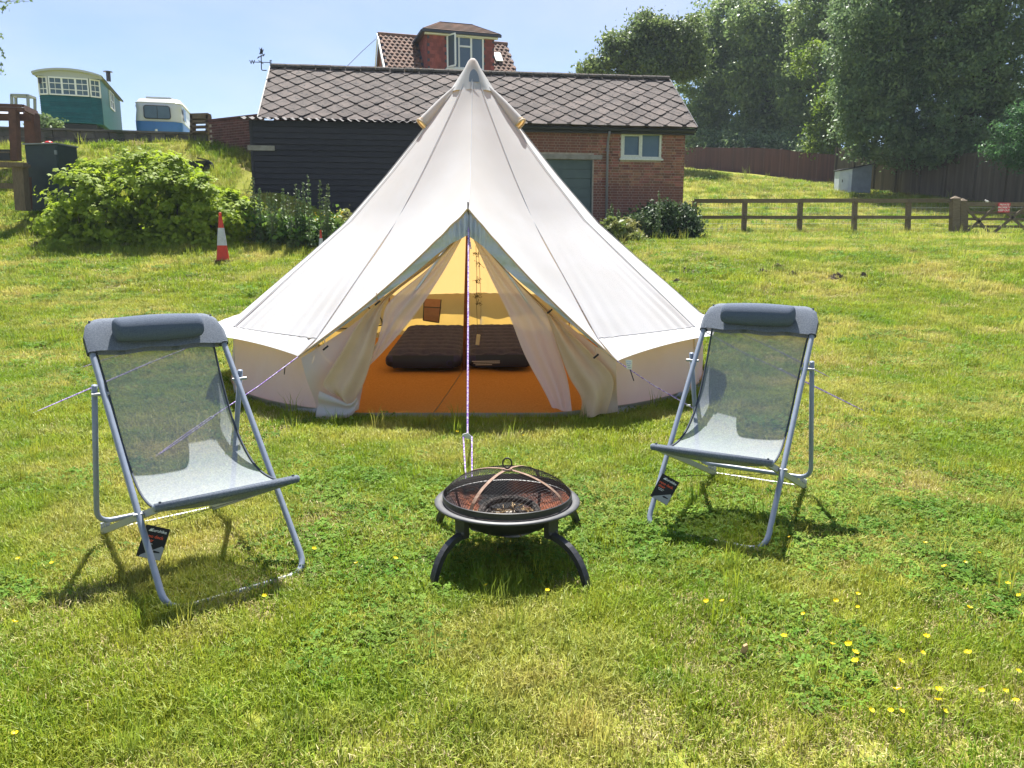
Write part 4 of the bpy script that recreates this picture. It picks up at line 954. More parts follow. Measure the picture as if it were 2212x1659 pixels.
# ---------------------------------------------------------------- big leafy bush with vine-like leaves
MT['leaf_bush'] = foliage('bush leaf', (.19, .28, .02), (.30, .38, .03), None, 5.0, tr=.5, rnd=0, hue=0, spec=.15, rough=.6)
MT['leaf_nettle'] = foliage('nettle leaf', (.09, .14, .055), (.14, .19, .07), None, 3.0, tr=.3, rnd=.2, hue=.015)
MT['leaf_shrub'] = foliage('dark shrub leaf', (.045, .08, .03), (.075, .115, .04), None, 2.0, tr=.3, rnd=0, hue=0, spec=.2)
MT['leaf_weed'] = foliage('weed leaf', (.09, .17, .022), (.16, .23, .035), (.24, .22, .07), 2.0, tr=.35, rnd=.2, hue=.02)
MT['stem'] = mat('green stem', (.10, .12, .05), (.14, .12, .06), 10, rough=.8)
MT['yellow'] = mat('yellow petal', (.82, .66, .008), (.76, .58, .006), 30, rough=.45, tr=.25, trc=(.9, .6, .02), spec=.4)
def lobed_leaves(P, size, nrm, matl, name, parent, origin):
    """larger five-lobed leaves, cupped, each 6 quads worth of fan"""
    n = len(P); ang = rng.uniform(0, 2*math.pi, n)
    nr = nrm/np.linalg.norm(nrm, axis=1)[:, None]; ref = np.tile(np.array([[1., 0, 0]]), (n, 1)); ref[np.abs(nr[:, 0]) > .9] = (0, 1, 0)
    u = np.cross(nr, ref); u /= np.linalg.norm(u, axis=1)[:, None]; v = np.cross(nr, u)
    prof = [1.0, .55, .82, .5, .62, .28, .62, .5, .82, .55]; k = len(prof)
    V = np.zeros((n, k+1, 3)); V[:, 0] = P
    for i, r in enumerate(prof):
        a = ang + 2*math.pi*i/k; rr = size*r*.55
        V[:, i+1] = P + (u*np.cos(a)[:, None] + v*np.sin(a)[:, None])*rr[:, None] - nr*(rr*(.28 if i % 2 == 0 else .1))[:, None]
    b = (np.arange(n)*(k+1))[:, None]
    F = np.concatenate([np.stack([b[:, 0], b[:, 0]+1+i, b[:, 0]+1+(i+1) % k], 1) for i in range(k)])
    o = link(name, fast_mesh(name, V.reshape(-1, 3)-np.asarray(origin)[None, :], F, matl), parent); return o
def bush(name, label, base, blobs, n, size, matl, lobed=True, group=None, cat='bush', extra=0, shell=.75):
    b = thing(name, label, cat, base, group=group)
    P = crown_points(blobs, n, .12, shell, 55); P = P[P[:, 2] > gz(P[:, 0], P[:, 1])+.03]
    if lobed:
        cen = np.array([bb[0] for bb in blobs]); dd = ((P[:, None, :]-cen[None])**2).sum(2).argmin(1); out = P-cen[dd]; out /= np.linalg.norm(out, axis=1)[:, None]+1e-6
        nr = out*.7+rng.normal(size=P.shape)*.35+np.array([0, 0, .65]); lobed_leaves(P, size*rng.uniform(.6, 1.35, len(P)), nr, matl, 'foliage', b, Vector(b.location))
    else: leaf_obj('foliage', P, size, matl, b, Vector(b.location), .6)
    m = MB()
    for (c, r) in blobs: m.tube(catmull([Vector((c[0]+random.uniform(-.2, .2), c[1], G(c[0], c[1])-.05)), Vector(c)-Vector((.1, 0, r[2]*.4)), Vector(c)+Vector((0, 0, r[2]*.6))], 6), [.03, .028, .024, .02, .015, .008], 5)
    m.build('stems', MT['stem'], b, world=True)
    return b
YB = 18.0
bb = []
for (x, y, r) in ((135, 478, 34), (175, 420, 50), (160, 490, 50), (230, 400, 48), (235, 480, 60), (300, 370, 38), (310, 420, 60), (310, 490, 58), (370, 385, 45), (390, 440, 60), (385, 500, 55), (450, 430, 48), (455, 490, 55), (510, 470, 45), (520, 510, 42), (345, 350, 22), (275, 355, 20), (545, 515, 30), (200, 525, 40), (280, 530, 40), (350, 535, 38), (420, 535, 38), (490, 532, 36), (150, 525, 30)):
    bb.append(blob(x, y, YB+random.uniform(-.5, .6)+(.6 if y < 400 else 0), r, r*.95, 60))
bp_ = at(310, 535, 17.4)
bush('leafy_bush', 'large sunlit bush of broad vine-like leaves left of the traffic cone', (bp_.x, bp_.y, G(bp_.x, bp_.y)), bb, 30000, .145, MT['leaf_bush'])
# nettles: single tall plants
def nettle(px, ytop, ybase, Yd, label, group):
    top = at(px, ytop, Yd); x = top.x+random.uniform(-.05, .05); base = Vector((x, Yd, G(x, Yd)))
    t = thing('tall_nettle', label, 'plant', base, group=group)
    h = top.z-base.z; m = MB(); m.tube(catmull([base, base+Vector((random.uniform(-.05, .05), 0, h*.5)), top], 8), [.012-.001*i for i in range(8)], 5); m.build('stem', MT['stem'], t, world=True)
    P = []; S = []
    for z in np.arange(.1, 1.0, .055):
        c = base.lerp(top, z); w = .085*(1-z)**.6+.015
        for q in range(9):
            a = random.uniform(0, 2*math.pi); P.append((c.x+w*math.cos(a)*random.uniform(.3, 1), c.y+w*math.sin(a)*random.uniform(.3, 1), c.z+random.uniform(-.03, .02))); S.append(.15*(1-z*.6))
    P = np.array(P); S = np.array(S)*rng.uniform(.7, 1.2, len(S)); V, F = leaf_arrays(P, S, S*.42, .5, axis_down=.5)
    link('leaves', fast_mesh('leaves', V-np.array(base)[None, :], F, MT['leaf_nettle']), t)
for i, (x, y) in enumerate(((545, 395), (560, 412), (578, 418), (593, 428), (611, 412), (622, 420), (638, 408), (655, 402), (665, 395), (690, 400), (702, 440), (708, 412), (645, 424))):
    nettle(x, y-12+random.uniform(-8, 10), 520, 17.6+random.uniform(-.3, .4), 'tall grey-green nettle in the clump in front of the black shed', 'nettles by the black shed')
bb = [blob(x, y, 18.2+random.uniform(-.4, .5), r, r*.9, 40) for (x, y, r) in ((565, 490, 30), (600, 500, 32), (640, 505, 32), (680, 505, 34), (720, 498, 34), (585, 522, 32), (640, 530, 30), (690, 530, 30), (745, 488, 26), (735, 520, 32))]
bp_ = at(640, 540, 17.6)
bush('weed_patch', 'tangled patch of low green weeds under the nettles left of the tent', (bp_.x, bp_.y, G(bp_.x, bp_.y)), bb, 9000, .12, MT['leaf_weed'], False, cat='weeds')
# mustard-yellow flowers in that patch
for (x, y) in ((684, 470), (701, 466), (715, 462), (726, 468), (738, 462), (744, 474), (660, 482), (712, 480)):
    p = at(x, y, 18.0); b = thing('yellow_wildflower', 'small yellow wildflower among the weeds by the black shed', 'flower', p, group='yellow wildflowers by the shed')
    m = MB()
    for q in range(9):
        c = p+Vector((random.gauss(0, .03), random.gauss(0, .03), random.gauss(0, .05))); m.box(c, (.022, .022, .010), Matrix.Rotation(random.random()*3, 3, (random.random(), random.random(), 1)))
    m.build('petals', MT['yellow'], b, world=True); MB().tube([p, p-Vector((.02, 0, .4))], .005, 4).build('stem', MT['stem'], b, world=True)
# shrub and weeds at the garage's right corner
bb = [blob(x, y, 21.6+random.uniform(-.3, .3), r, r, 50) for (x, y, r) in ((1372, 482, 22), (1402, 470, 26), (1440, 462, 27), (1472, 468, 24), (1395, 502, 28), (1430, 504, 32), (1468, 502, 30), (1345, 498, 20), (1488, 488, 16))]
bp_ = at(1430, 525, 21); bush('dark_shrub', 'dark rounded shrub against the right-hand corner of the brick garage', (bp_.x, bp_.y, G(bp_.x, bp_.y)), bb, 14000, .095, MT['leaf_shrub'], False, shell=.6)
for (x, y, lb) in ((1313, 452, 'tall seeding weed nearest the tent in front of the garage'), (1322, 440, 'tall seeding weed just left of the downpipe base'), (1336, 452, 'tall seeding weed beside the brick garage downpipe'), (1388, 450, 'tall pale weed in front of the dark shrub'), (1424, 412, 'single tall weed rising above the dark shrub by the garage')):
    nettle(x, y, 510, 20.6, lb, None)
bb = [blob(x, y, 20.2+random.uniform(-.3, .3), r, r, 30) for (x, y, r) in ((1300, 520, 16), (1325, 500, 24), (1350, 510, 26), (1370, 525, 20), (1340, 535, 20))]
bp_ = at(1335, 540, 20); bush('pale_weeds', 'pale dry grassy weeds beside the tent in front of the garage', (bp_.x, bp_.y, G(bp_.x, bp_.y)), bb, 4500, .12, MT['leaf_weed'], False, cat='weeds')
# bushes on the terrace behind the wall
bb = [blob(x, y, 27.5, r, r*.7) for (x, y, r) in ((92, 262, 12), (108, 268, 12), (84, 270, 12), (118, 272, 9))]
bush('terrace_shrub', 'small grey-green shrub on top of the wall below the green hut', at(95, 275, 27.5), bb, 1800, .11, MT['leaf_nettle'], False)
# dock plants by the fence
for (x, y, lb) in ((1553, 506, 'leafy dock plant at the foot of the fence nearest the shrub'), (1583, 505, 'leafy dock plant by the foot of the second fence post'), (1618, 507, 'small dock plant just right of a fence post')):
    p = on_ground(x, y, 20); t = thing('dock_plant', lb, 'plant', p, group='dock plants by the fence')
    m = MB()
    for q in range(14):
        a = random.uniform(0, 6.28); l = random.uniform(.22, .42); el = random.uniform(.5, 1.2); w = .05; dv = Vector((math.cos(a)*math.cos(el), math.sin(a)*math.cos(el), math.sin(el))); sd = Vector((-math.sin(a), math.cos(a), 0))
        pts = [p, p+dv*l*.5, p+dv*l*.85+Vector((0, 0, -.03)), p+dv*l*1.05+Vector((math.cos(a)*.05, math.sin(a)*.05, -.09))]
        m.grid([[pts[0]-sd*w*.2, pts[0]+sd*w*.2], [pts[1]-sd*w, pts[1]+sd*w], [pts[2]-sd*w*.8, pts[2]+sd*w*.8], [pts[3]-sd*.005, pts[3]+sd*.005]])
    m.build('leaves', MT['leaf_weed'], t, world=True)
# twigs of a tree hanging in from the top left
tw_ = thing('overhanging_twig', 'thin leafy twigs hanging into the top left corner', 'twig', at(-30, -10, 9))
m = MB(); P = []
for pts in ([(-40, -12), (0, 4), (30, 2), (62, 3)], [(-40, 10), (0, 18), (18, 12)], [(-30, 80), (-5, 100), (6, 112), (8, 124)], [(-30, 60), (-6, 75), (3, 78)], [(-30, 120), (0, 140), (4, 158)]):
    q = catmull([at(x, y, 9+.1*i) for i, (x, y) in enumerate(pts)], 16); m.tube(q, [.006-.0003*i for i in range(16)], 4); P += [(v.x+random.gauss(0, .012), v.y+random.gauss(0, .02), v.z+random.gauss(0, .015)) for v in q[5:] for _ in range(2)]
m.tube(catmull([at(-60, -160, 9.2), at(-48, -60, 9.1), at(-36, 0, 9), at(-32, 70, 9), at(-30, 125, 9)], 16), [.022-.0012*i for i in range(16)], 6)
m.build('stem', MT['bark'], tw_, world=True); leaf_obj('leaves', np.array(P), .04, MT['leaf_dark'], tw_, Vector(tw_.location), .2)
# molehills
MT['soil'] = mat('bare soil', (.10, .075, .055), (.06, .045, .034), 12, rough=1, bump=1, bs=40)
def molehill(px, py, wpx, lb):
    p = on_ground(px, py, 9); w = wpx/1659*p.y*.5
    m = MB(); n = 20; rows = []
    for i in range(7):
        r = w*(1-i/6.5); rows.append([(p.x+r*math.cos(2*math.pi*k/n)*(1+.2*math.sin(3*k+px))+random.uniform(-.02, .02), p.y+r*math.sin(2*math.pi*k/n)*.8+random.uniform(-.02, .02), p.z-.02+.09*(i/6)**.8+random.uniform(-.012, .02)) for k in range(n+1)])
        rows[-1][-1] = rows[-1][0]
    m.grid(rows)
    for q in range(26):
        a = random.uniform(0, 6.28); r = w*random.uniform(0, 1.1); s = random.uniform(.015, .05)
        m.box((p.x+r*math.cos(a), p.y+r*math.sin(a)*.8, p.z+.09*max(0, 1-r/w)+s*.2), (s, s, s*.8), Matrix.Rotation(random.random()*3, 3, (random.random(), random.random(), 1)))
    o = m.build('molehill', MT['soil'], origin=p); tag(o, lb, 'molehill', 'molehills on the lawn')
for a in ((1480, 590, 50, 'wide flat molehill nearest the tent on the right lawn'), (1462, 617, 40, 'molehill lower on the lawn, close to the tent slope'), (1647, 593, 30, 'molehill left of the pair in the middle of the lawn'), (1679, 582, 28, 'upper molehill of the middle group on the lawn'), (1712, 598, 28, 'molehill right of the middle group on the lawn'), (1810, 603, 50, 'broad double molehill on the right-hand lawn'), (1865, 602, 26, 'small dark molehill furthest right on the lawn')):
    molehill(*a)
mb_ = on_ground(78, 530, 10); o = MB()
molehill(78, 534, 34, 'bare earth patch at the left end of the leafy bush')
# traffic cones
MT['cone_red'] = mat('red orange cone plastic', (.60, .055, .025), (.50, .05, .03), 8, rough=.5, tr=.12, trc=(.9, .15, .04)); MT['cone_white'] = mat('grey white reflective sleeve', (.52, .52, .53), (.42, .42, .43), 10, rough=.45)
MT['cone_base'] = mat('dark rubber base', (.10, .025, .02), (.05, .03, .028), 10, rough=.8)
def cone(px, py, Yd, h, lb):
    x = at(px, py, Yd).x; p = Vector((x, Yd, G(x, Yd))); t = thing('traffic_cone', lb, 'cone', p, group='traffic cones')
    def R(z): return .028*h+(.135-.028)*h*(1-z)
    MB().lathe([(R(.72), .72*h), (R(.97), .97*h), (R(.985)*.9, .985*h), (R(.985)*1.15, .99*h), (R(1)*1.05, h*1.03), (.012, h*1.04)], 24).build('tip', MT['cone_red'], t, smooth=True)
    MB().lathe([(R(.36)+.004, .36*h), (R(.72)+.004, .72*h)], 24).build('reflective_sleeve', MT['cone_white'], t, smooth=True)
    MB().lathe([(R(.06)*1.05, .05*h), (R(.06), .08*h), (R(.36), .36*h)], 24).build('lower_cone', MT['cone_red'], t, smooth=True)
    b_ = box('base', (0, 0, .03*h), (.36*h, .36*h, .05*h), MT['cone_base'], t, bev=.01); b_.rotation_euler = (0, 0, .5)
cone(482, 566, 15.9, .97, 'tall red and white traffic cone standing on grass by the bush')
cone(694, 535, 17.0, .55, 'shorter traffic cone with only its orange tip showing behind the tent')
# ---------------------------------------------------------------- bell tent
TC = Vector((-.43, 8.0, 0)); APEX = Vector((-.385, 7.93, 3.06))
tent = thing('bell_tent', 'large cream canvas bell tent with open doorway on the lawn', 'tent', (TC.x, TC.y, 0))
_pz = [.62, 1.0, 1.55, 2.0, 2.5, 2.88, 3.06]; _pr = [2.375, 1.93, 1.28, .87, .45, .15, .02]
def pr(z): return float(np.interp(z, _pz, _pr))
def tdir(phi): a = rad(phi); return Vector((math.sin(a), -math.cos(a), 0))
def axis(z): return TC.lerp(APEX, z/3.06)
def seam_curve(phi, n=22):
    d = tdir(phi); out = []
    for i in range(n):
        z = 3.06-(3.06-.62)*i/(n-1); c = axis(z); fl = float(G(TC.x+d.x*2.3, TC.y+d.y*2.3)) if z < 1.2 else 0
        out.append(Vector((c.x, c.y, z + fl*max(0, (1.2-z)/.6)*.5)) + d*pr(z))
    return out
ties = [27, 58, 88.6, 119, 150, 180, 210, 241, 271.4, 302, 333]
def tie_pt(phi):
    d = tdir(phi)
    if phi == 333: return at(645, 770, 5.76)
    if phi == 27: return at(1333, 780, 5.62)
    p = TC+d*2.56; return Vector((p.x, p.y, .55+.6*G(p.x, p.y)))
def base_pt(phi, r=2.40):
    p = TC+tdir(phi)*r; return Vector((p.x, p.y, G(p.x, p.y)-.03))
roofmat, wallmat = MT['canvas'], MT['canvas_wall']
for i in range(len(ties)-1):
    f0, f1 = ties[i], ties[i+1]; A = seam_curve(f0); B = seam_curve(f1); nu = 44; rows = []
    for v in range(22):
        row = []
        for u in range(nu+1):
            t = u/nu; p = A[v].lerp(B[v], t); mid = math.sin(math.pi*t); c = axis(p.z); rad_v = (p-Vector((c.x, c.y, p.z)))
            vv = v/21
            p = p + rad_v*(.012*mid)                     # slight billow
            # tension creases running up from each eave tie point
            cr_ = 0
            for (tt, s_) in ((t, 1), (1-t, 1)):
                cr_ += math.exp(-((1-vv)/.20)**2)*math.exp(-(tt/.30)**2)*math.sin(tt*52+vv*14+i)*.013
            p = p + rad_v.normalized()*cr_*(1 if 0 < u < nu else 0)
            row.append(p)
        rows.append(row)
    MB().grid(rows).build('roof_panel', roofmat, tent, world=True, smooth=True)
    # eave strip, scalloped between tie points
    T0, T1 = tie_pt(f0), tie_pt(f1); rows = []
    for w in range(6):
        row = []
        for u in range(33):
            t = u/32; inn = A[-1].lerp(B[-1], t); rv = Vector((inn.x-TC.x, inn.y-TC.y, 0)); inn = inn+rv*.012*math.sin(math.pi*t)
            o_ = T0.lerp(T1, t); sc_ = math.sin(math.pi*t)**.8
            o_ = o_ + (inn-o_)*.10*sc_ + Vector((0, 0, .022*sc_)) + rv.normalized()*(.035*sc_)
            p = inn.lerp(o_, w/5); wr_ = (w/5)
            for tt in (t, 1-t): p = p+Vector((0, 0, 1))*.009*math.sin(tt*70+4*wr_)*math.exp(-(tt/.3)**2)*math.sin(math.pi*min(wr_*.9+.1, 1))
            row.append(p)
        rows.append(row)
    MB().grid(rows).build('eave_panel', roofmat, tent, world=True, smooth=True)
    MB().tube([p+Vector((0, 0, .003)) for p in rows[0]], .0035, 4).build('eave_seam', MT['canvas_seam'], tent, world=True)
    # wall below
    rows = []
    for w in range(9):
        row = []
        for u in range(17):
            t = u/16; phi = f0+(f1-f0)*t; top = A[-1].lerp(B[-1], t); top = top+Vector((0, 0, .0)); b_ = base_pt(f0).lerp(base_pt(f1), t)
            b_ = b_ + (b_-TC).normalized()*.05*math.sin(math.pi*t)
            p = top.lerp(b_, w/8); p = p+tdir(phi)*(.02*math.sin(math.pi*w/8)*math.sin(t*9+i) + .008*math.sin(t*23+w))
            row.append(p)
        rows.append(row)
    MB().grid(rows).build('wall_panel', wallmat, tent, world=True, smooth=True)
for f in ties:
    A = seam_curve(f); cc = [axis(p.z) for p in A]
    MB().tube([p+Vector((p.x-c.x, p.y-c.y, 0)).normalized()*.009 for p, c in zip(A[1:], cc[1:])]+[tie_pt(f)+Vector((0, 0, .004))], .0034, 5).build('seam', MT['canvas_seam'], tent, world=True)
    p0_ = A[-1]+Vector((0, 0, -.02)); MB().tube([p0_+tdir(f)*.012, base_pt(f)+tdir(f)*.008], .005, 4).build('wall_seam', MT['canvas_seam'], tent, world=True)
# front: ridge running out to the door hood
HOOD = at(1011, 452, 6.02)
ridge = catmull([APEX+Vector((0, -.03, 0)), Vector((-.375, 7.55, 2.62)), Vector((-.36, 7.02, 2.14)), Vector((-.345, 6.5, 1.80)), HOOD], 26)
bound = {}
for side, f in ((-1, 333), (1, 27)):
    A = seam_curve(f, 25)+[tie_pt(f)]; edge = catmull([A[k] for k in (0, 4, 8, 12, 16, 20, 24)]+[A[-1]], 26); rows = []; nu = 20
    for v in range(26):
        row = []; vv = v/25
        for u in range(nu+1):
            t = u/nu; p = edge[v].lerp(ridge[v], t); sag = math.sin(math.pi*t)*vv
            bow = 4*t*(1-t)*(1-vv)          # keep the upper part round rather than faceted
            c = axis(p.z); rv = Vector((p.x-c.x, p.y-c.y, 0)); 
            p = p + rv*.05*bow + Vector((0, .03, -.05))*sag
            # gathers just above the hood
            p = p + Vector((0, -1, .3))*.012*math.exp(-((1-t)/.22)**2)*math.exp(-((1-vv)/.12)**2)*math.sin((1-t)*70+(0 if side > 0 else 1))
            row.append(p)
        rows.append(row)
    MB().grid(rows, flip=(side < 0)).build('roof_panel', roofmat, tent, world=True, smooth=True)
    bound[side] = rows[-1]                   # tie point ... hood
MB().tube([p+Vector((0, -.008, .006)) for p in ridge[2:-1]], .004, 5).build('seam', MT['canvas_seam'], tent, world=True)
# door hood: pleated fabric hanging from the front edge
for side in (-1, 1):
    e = bound[side][::-1]; rows = []; n = len(e); fine = catmull(e, 170)
    for w in range(7):
        row = []
        for k, p in enumerate(fine):
            s_ = k/169; st_ = (.13 if side > 0 else .095)*(1-s_**2.2)*(.35+.65*math.exp(-(s_/.5)**4))+.008; ar_ = .195-.75*s_; drop = math.log(math.exp(28*st_)+math.exp(28*ar_))/28; ww = w/6
            q = p+Vector((0, .012, -drop*ww)); q = q+Vector((.05*side*(1-s_)**6*0, -.05*math.exp(-(s_/.10)**2)*math.sin(math.pi*ww*.6), 0))
            q = q+Vector((0, .020*math.sin(s_*190+ww*.8)*math.exp(-(s_/.11)**2)+.012*math.sin(s_*34+ww*4+side)*min(1, s_*5), 0))*math.sin(math.pi*min(1, ww*.7+.1))
            row.append(q)
        rows.append(row)
    MB().grid(rows).build('door_hood', MT['hood'], tent, world=True, smooth=True)
    MB().tube([p+Vector((0, -.004, .002)) for p in fine], .006, 5).build('hood_piping', MT['canvas_beige'], tent, world=True)
MB().tube([HOOD+Vector((0, 0, -.04)), HOOD+Vector((0, .005, .055))], .006, 6).build('pole_spike', MT['black_plastic'], tent, world=True)
# A-frame door pole behind the hood
lipH = HOOD+Vector((.0, .06, -.05))
for x in (705, 1305):
    MB().tube([lipH, at(x, 893, 5.9)+Vector((0, .16, .0))], .011, 8).build('door_pole', MT['alu'], tent, world=True, smooth=True)
# apex cap with vent patch
m = MB(); n = 28
prof = [(.225, 2.80), (.205, 2.83), (.135, 2.95), (.075, 3.04), (.045, 3.10), (.02, 3.125), (.0, 3.13)]
rows = []
for r, z in prof: rows.append([Vector((axis(z).x, axis(z).y, z))+Vector((math.cos(2*math.pi*k/n), math.sin(2*math.pi*k/n), 0))*r*(1+.06*math.cos(8*2*math.pi*k/n)*(1 if z < 2.9 else .3)) for k in range(n+1)])
cap_ = m.grid(rows, True).build('apex_cap', roofmat, tent, world=True, smooth=True)
arch = [at(1020+10*math.cos(a)*(1 if a else 1)+2, 172-12*math.sin(a)*1.3, 7.80+.03*math.sin(a)) for a in np.linspace(0, math.pi, 11)]+[at(1012, 178, 7.775), at(1032, 178, 7.775)]
# (vent patch sits proud of the cap's front)
m = MB(); pp = []
for a in np.linspace(0, math.pi, 11):
    z = 2.875+.13*math.sin(a); r = float(np.interp(z, [p[1] for p in prof], [p[0] for p in prof]))+.012; th = rad(8)+.32*math.cos(a)*(.16/max(r, .05)); c = axis(z)
    pp.append(Vector((c.x, c.y, z))+Vector((math.sin(th), -math.cos(th), 0))*r)
m.add(pp, [tuple(range(len(pp)))]).build('vent_patch', MT['canvas_pvc'], cap_, world=True)
# two sleeve vents
MT['vent_glow'] = mat('vent mesh with painted glow', (.62, .36, .10), rough=.9, tr=.5, trc=(.9, .6, .2))  # orange glow from inside the tent is put into the mesh colour
for side, phi in ((-1, -70), (1, 68)):
    d = tdir(phi); 
    def onr(z, o=0): c = axis(z); return Vector((c.x, c.y, z))+d*(pr(z)+o)
    ps = catmull([onr(2.92, -.03), onr(2.74, .0), onr(2.58, .02), onr(2.48, .035)], 9)
    rr_ = [.012, .022, .032, .042, .05, .056, .061, .065, .068]
    MB().tube(ps, rr_, 16, cap=False).build('vent_sleeve', roofmat, tent, world=True, smooth=True)
    dd = (ps[-1]-ps[-2]).normalized(); ref = dd.cross(Vector((0, 0, 1))).normalized(); up_ = ref.cross(dd)
    ring = [ps[-1]+(ref*math.cos(a)+up_*math.sin(a))*.069 for a in np.linspace(0, 2*math.pi, 21)[:-1]]
    vr = MB().tube(ring, .010, 6, closed=True).build('vent_ring', MT['canvas_beige'], tent, world=True, smooth=True)
    MB().add([p-dd*.03 for p in ring], [tuple(range(20))]).build('vent_mesh', MT['vent_glow'], vr, world=True)
# ---- doorway fabric
def sheet(rows_px, name, mt, nu=14, nv=40, ripple=.0, freq=3, label=None, ph=0, pts=True):
    """rows: list of (outer(x,y,Y), inner(x,y,Y)); smooth sheet with vertical folds"""
    O = catmull([at(*r[0]) for r in rows_px], nv); I = catmull([at(*r[1]) for r in rows_px], nv); R = []
    for v in range(nv):
        w = (I[v]-O[v]).length
        R.append([O[v].lerp(I[v], u/nu)+Vector((0, -1, 0))*ripple*min(1, w/.15)*math.sin(u/nu*math.pi*freq+ph+v*.05)*math.sin(math.pi*u/nu)**.3 for u in range(nu+1)])
    return MB().grid(R).build(name, mt, tent, world=True, smooth=True, label=label)
# fixed front panels beside the doorway
sheet([((650, 774, 5.77), (690, 905, 5.80)), ((700, 742, 5.86), (722, 903, 5.78)), ((760, 702, 5.93), (748, 898, 5.77)), ((813, 660, 5.98), (775, 884, 5.77))], 'front_panel', wallmat, 16, 24, .02, 2)
sheet([((1192, 672, 5.98), (1280, 898, 5.84)), ((1240, 712, 5.92), (1298, 895, 5.83)), ((1290, 750, 5.80), (1314, 893, 5.78)), ((1330, 779, 5.66), (1335, 889, 5.78))], 'front_panel', wallmat, 16, 24, .02, 2)
# rolled-back canvas doors
sheet([((1002, 494, 6.05), (1008, 492, 6.06)), ((905, 582, 6.03), (952, 556, 6.07)), ((812, 655, 5.95), (842, 642, 6.0)), ((772, 700, 5.86), (818, 702, 5.92)), ((742, 752, 5.78), (806, 764, 5.84)), ((708, 808, 5.72), (786, 828, 5.76)), ((697, 832, 5.70), (768, 862, 5.72)), ((716, 850, 5.70), (772, 882, 5.72))],
      'door_flap', MT['canvas_beige'], 28, 60, .034, 2.6)
sheet([((1016, 494, 6.05), (1022, 492, 6.06)), ((1100, 590, 6.05), (1065, 556, 6.08)), ((1190, 674, 5.95), (1168, 664, 6.0)), ((1232, 718, 5.86), (1190, 705, 5.93)), ((1280, 765, 5.76), (1206, 755, 5.86)), ((1322, 812, 5.66), (1230, 815, 5.78)), ((1322, 852, 5.66), (1256, 862, 5.72)), ((1310, 893, 5.68), (1250, 905, 5.72))],
      'door_flap', MT['canvas_beige'], 28, 60, .036, 2.6, ph=.6)
# turned-up hem on the left flap, shiny white corner
sheet([((690, 845, 5.71), (682, 905, 5.72)), ((725, 860, 5.70), (718, 906, 5.70)), ((755, 872, 5.69), (755, 900, 5.69)), ((772, 858, 5.69), (774, 878, 5.69))], 'door_hem', MT['canvas'], 10, 20, .02, 3)
# insect nets
sheet([((1004, 500, 6.10), (1007, 498, 6.11)), ((925, 580, 6.08), (962, 580, 6.12)), ((842, 650, 6.0), (914, 655, 6.06)), ((825, 702, 5.95), (874, 708, 6.02)), ((812, 750, 5.90), (824, 764, 5.95)), ((790, 788, 5.86), (790, 797, 5.88))], 'insect_net', MT['net'], 18, 40, .02, 4)
sheet([((1018, 500, 6.10), (1014, 498, 6.11)), ((1108, 600, 6.08), (1058, 596, 6.12)), ((1180, 676, 6.0), (1100, 682, 6.08)), ((1202, 742, 5.95), (1134, 768, 6.02)), ((1226, 820, 5.88), (1176, 846, 5.94)), ((1236, 893, 5.82), (1192, 880, 5.90))], 'insect_net', MT['net'], 18, 40, .02, 4)
# toggles
for (x, y, Yd) in ((815, 655, 5.9), (1187, 673, 5.9), (703, 752, 5.72), (1287, 770, 5.68)):
    tg_ = MB().tube([at(x-5, y+4, Yd), at(x+6, y-5, Yd)], .008, 6).build('toggle', MT['black_plastic'], tent, world=True); MB().tube([at(x, y, Yd), at(x-2, y-22, Yd+.04)], .004, 4).build('toggle_loop', MT['canvas_beige'], tg_, world=True)
# maker's label under the right eave
lb_ = MB().add([at(1351, 777, 5.60), at(1366, 777, 5.62), at(1365, 798, 5.62), at(1354, 798, 5.60)], [(0, 1, 2, 3)]).build('fabric_label', MT['cv_cream'], tent, world=True)
MT['blue_ink'] = mat('blue ink', (.06, .10, .25), rough=.6)
for q, (xa, xb) in enumerate(((1353, 1363), (1354, 1364), (1355, 1361), (1356, 1363))):
    y = 781+q*4.2; MB().tube([at(xa, y, 5.59), at((xa+xb)/2, y+.8, 5.59), at(xb, y, 5.59)], .0016, 4).build('print_line', MT['blue_ink'], lb_, world=True)
# groundsheet with lip, pole
m = MB(); n = 60; rows = []
for r, dz in ((0, .012), (1.2, .012), (2.28, .012), (2.36, .016), (2.385, .07)):
    row = []
    for k in range(n+1):
        a = 2*math.pi*k/n; x, y = TC.x+r*math.sin(a), TC.y-r*math.cos(a)
        if y < 5.80: y = 5.80-.006*(1 if dz > .05 else 0)
        row.append((x, y, G(x, y)+dz*(1 if not (dz > .05 and y < 5.81) else .75)))
    rows.append(row)
m.grid(rows, True).build('groundsheet', MT['groundsheet'], tent, world=True, smooth=True)
POLE = Vector((-.497, 7.86, .02))
MB().tube([POLE, APEX+Vector((0, 0, -.02))], .021, 12).build('centre_pole', MT['pole'], tent, world=True, smooth=True)
MB().lathe([(.0, .03), (.05, .03), (.055, .0), (.0, .0)], 14, POLE).build('pole_foot', MT['black_plastic'], tent, world=True)
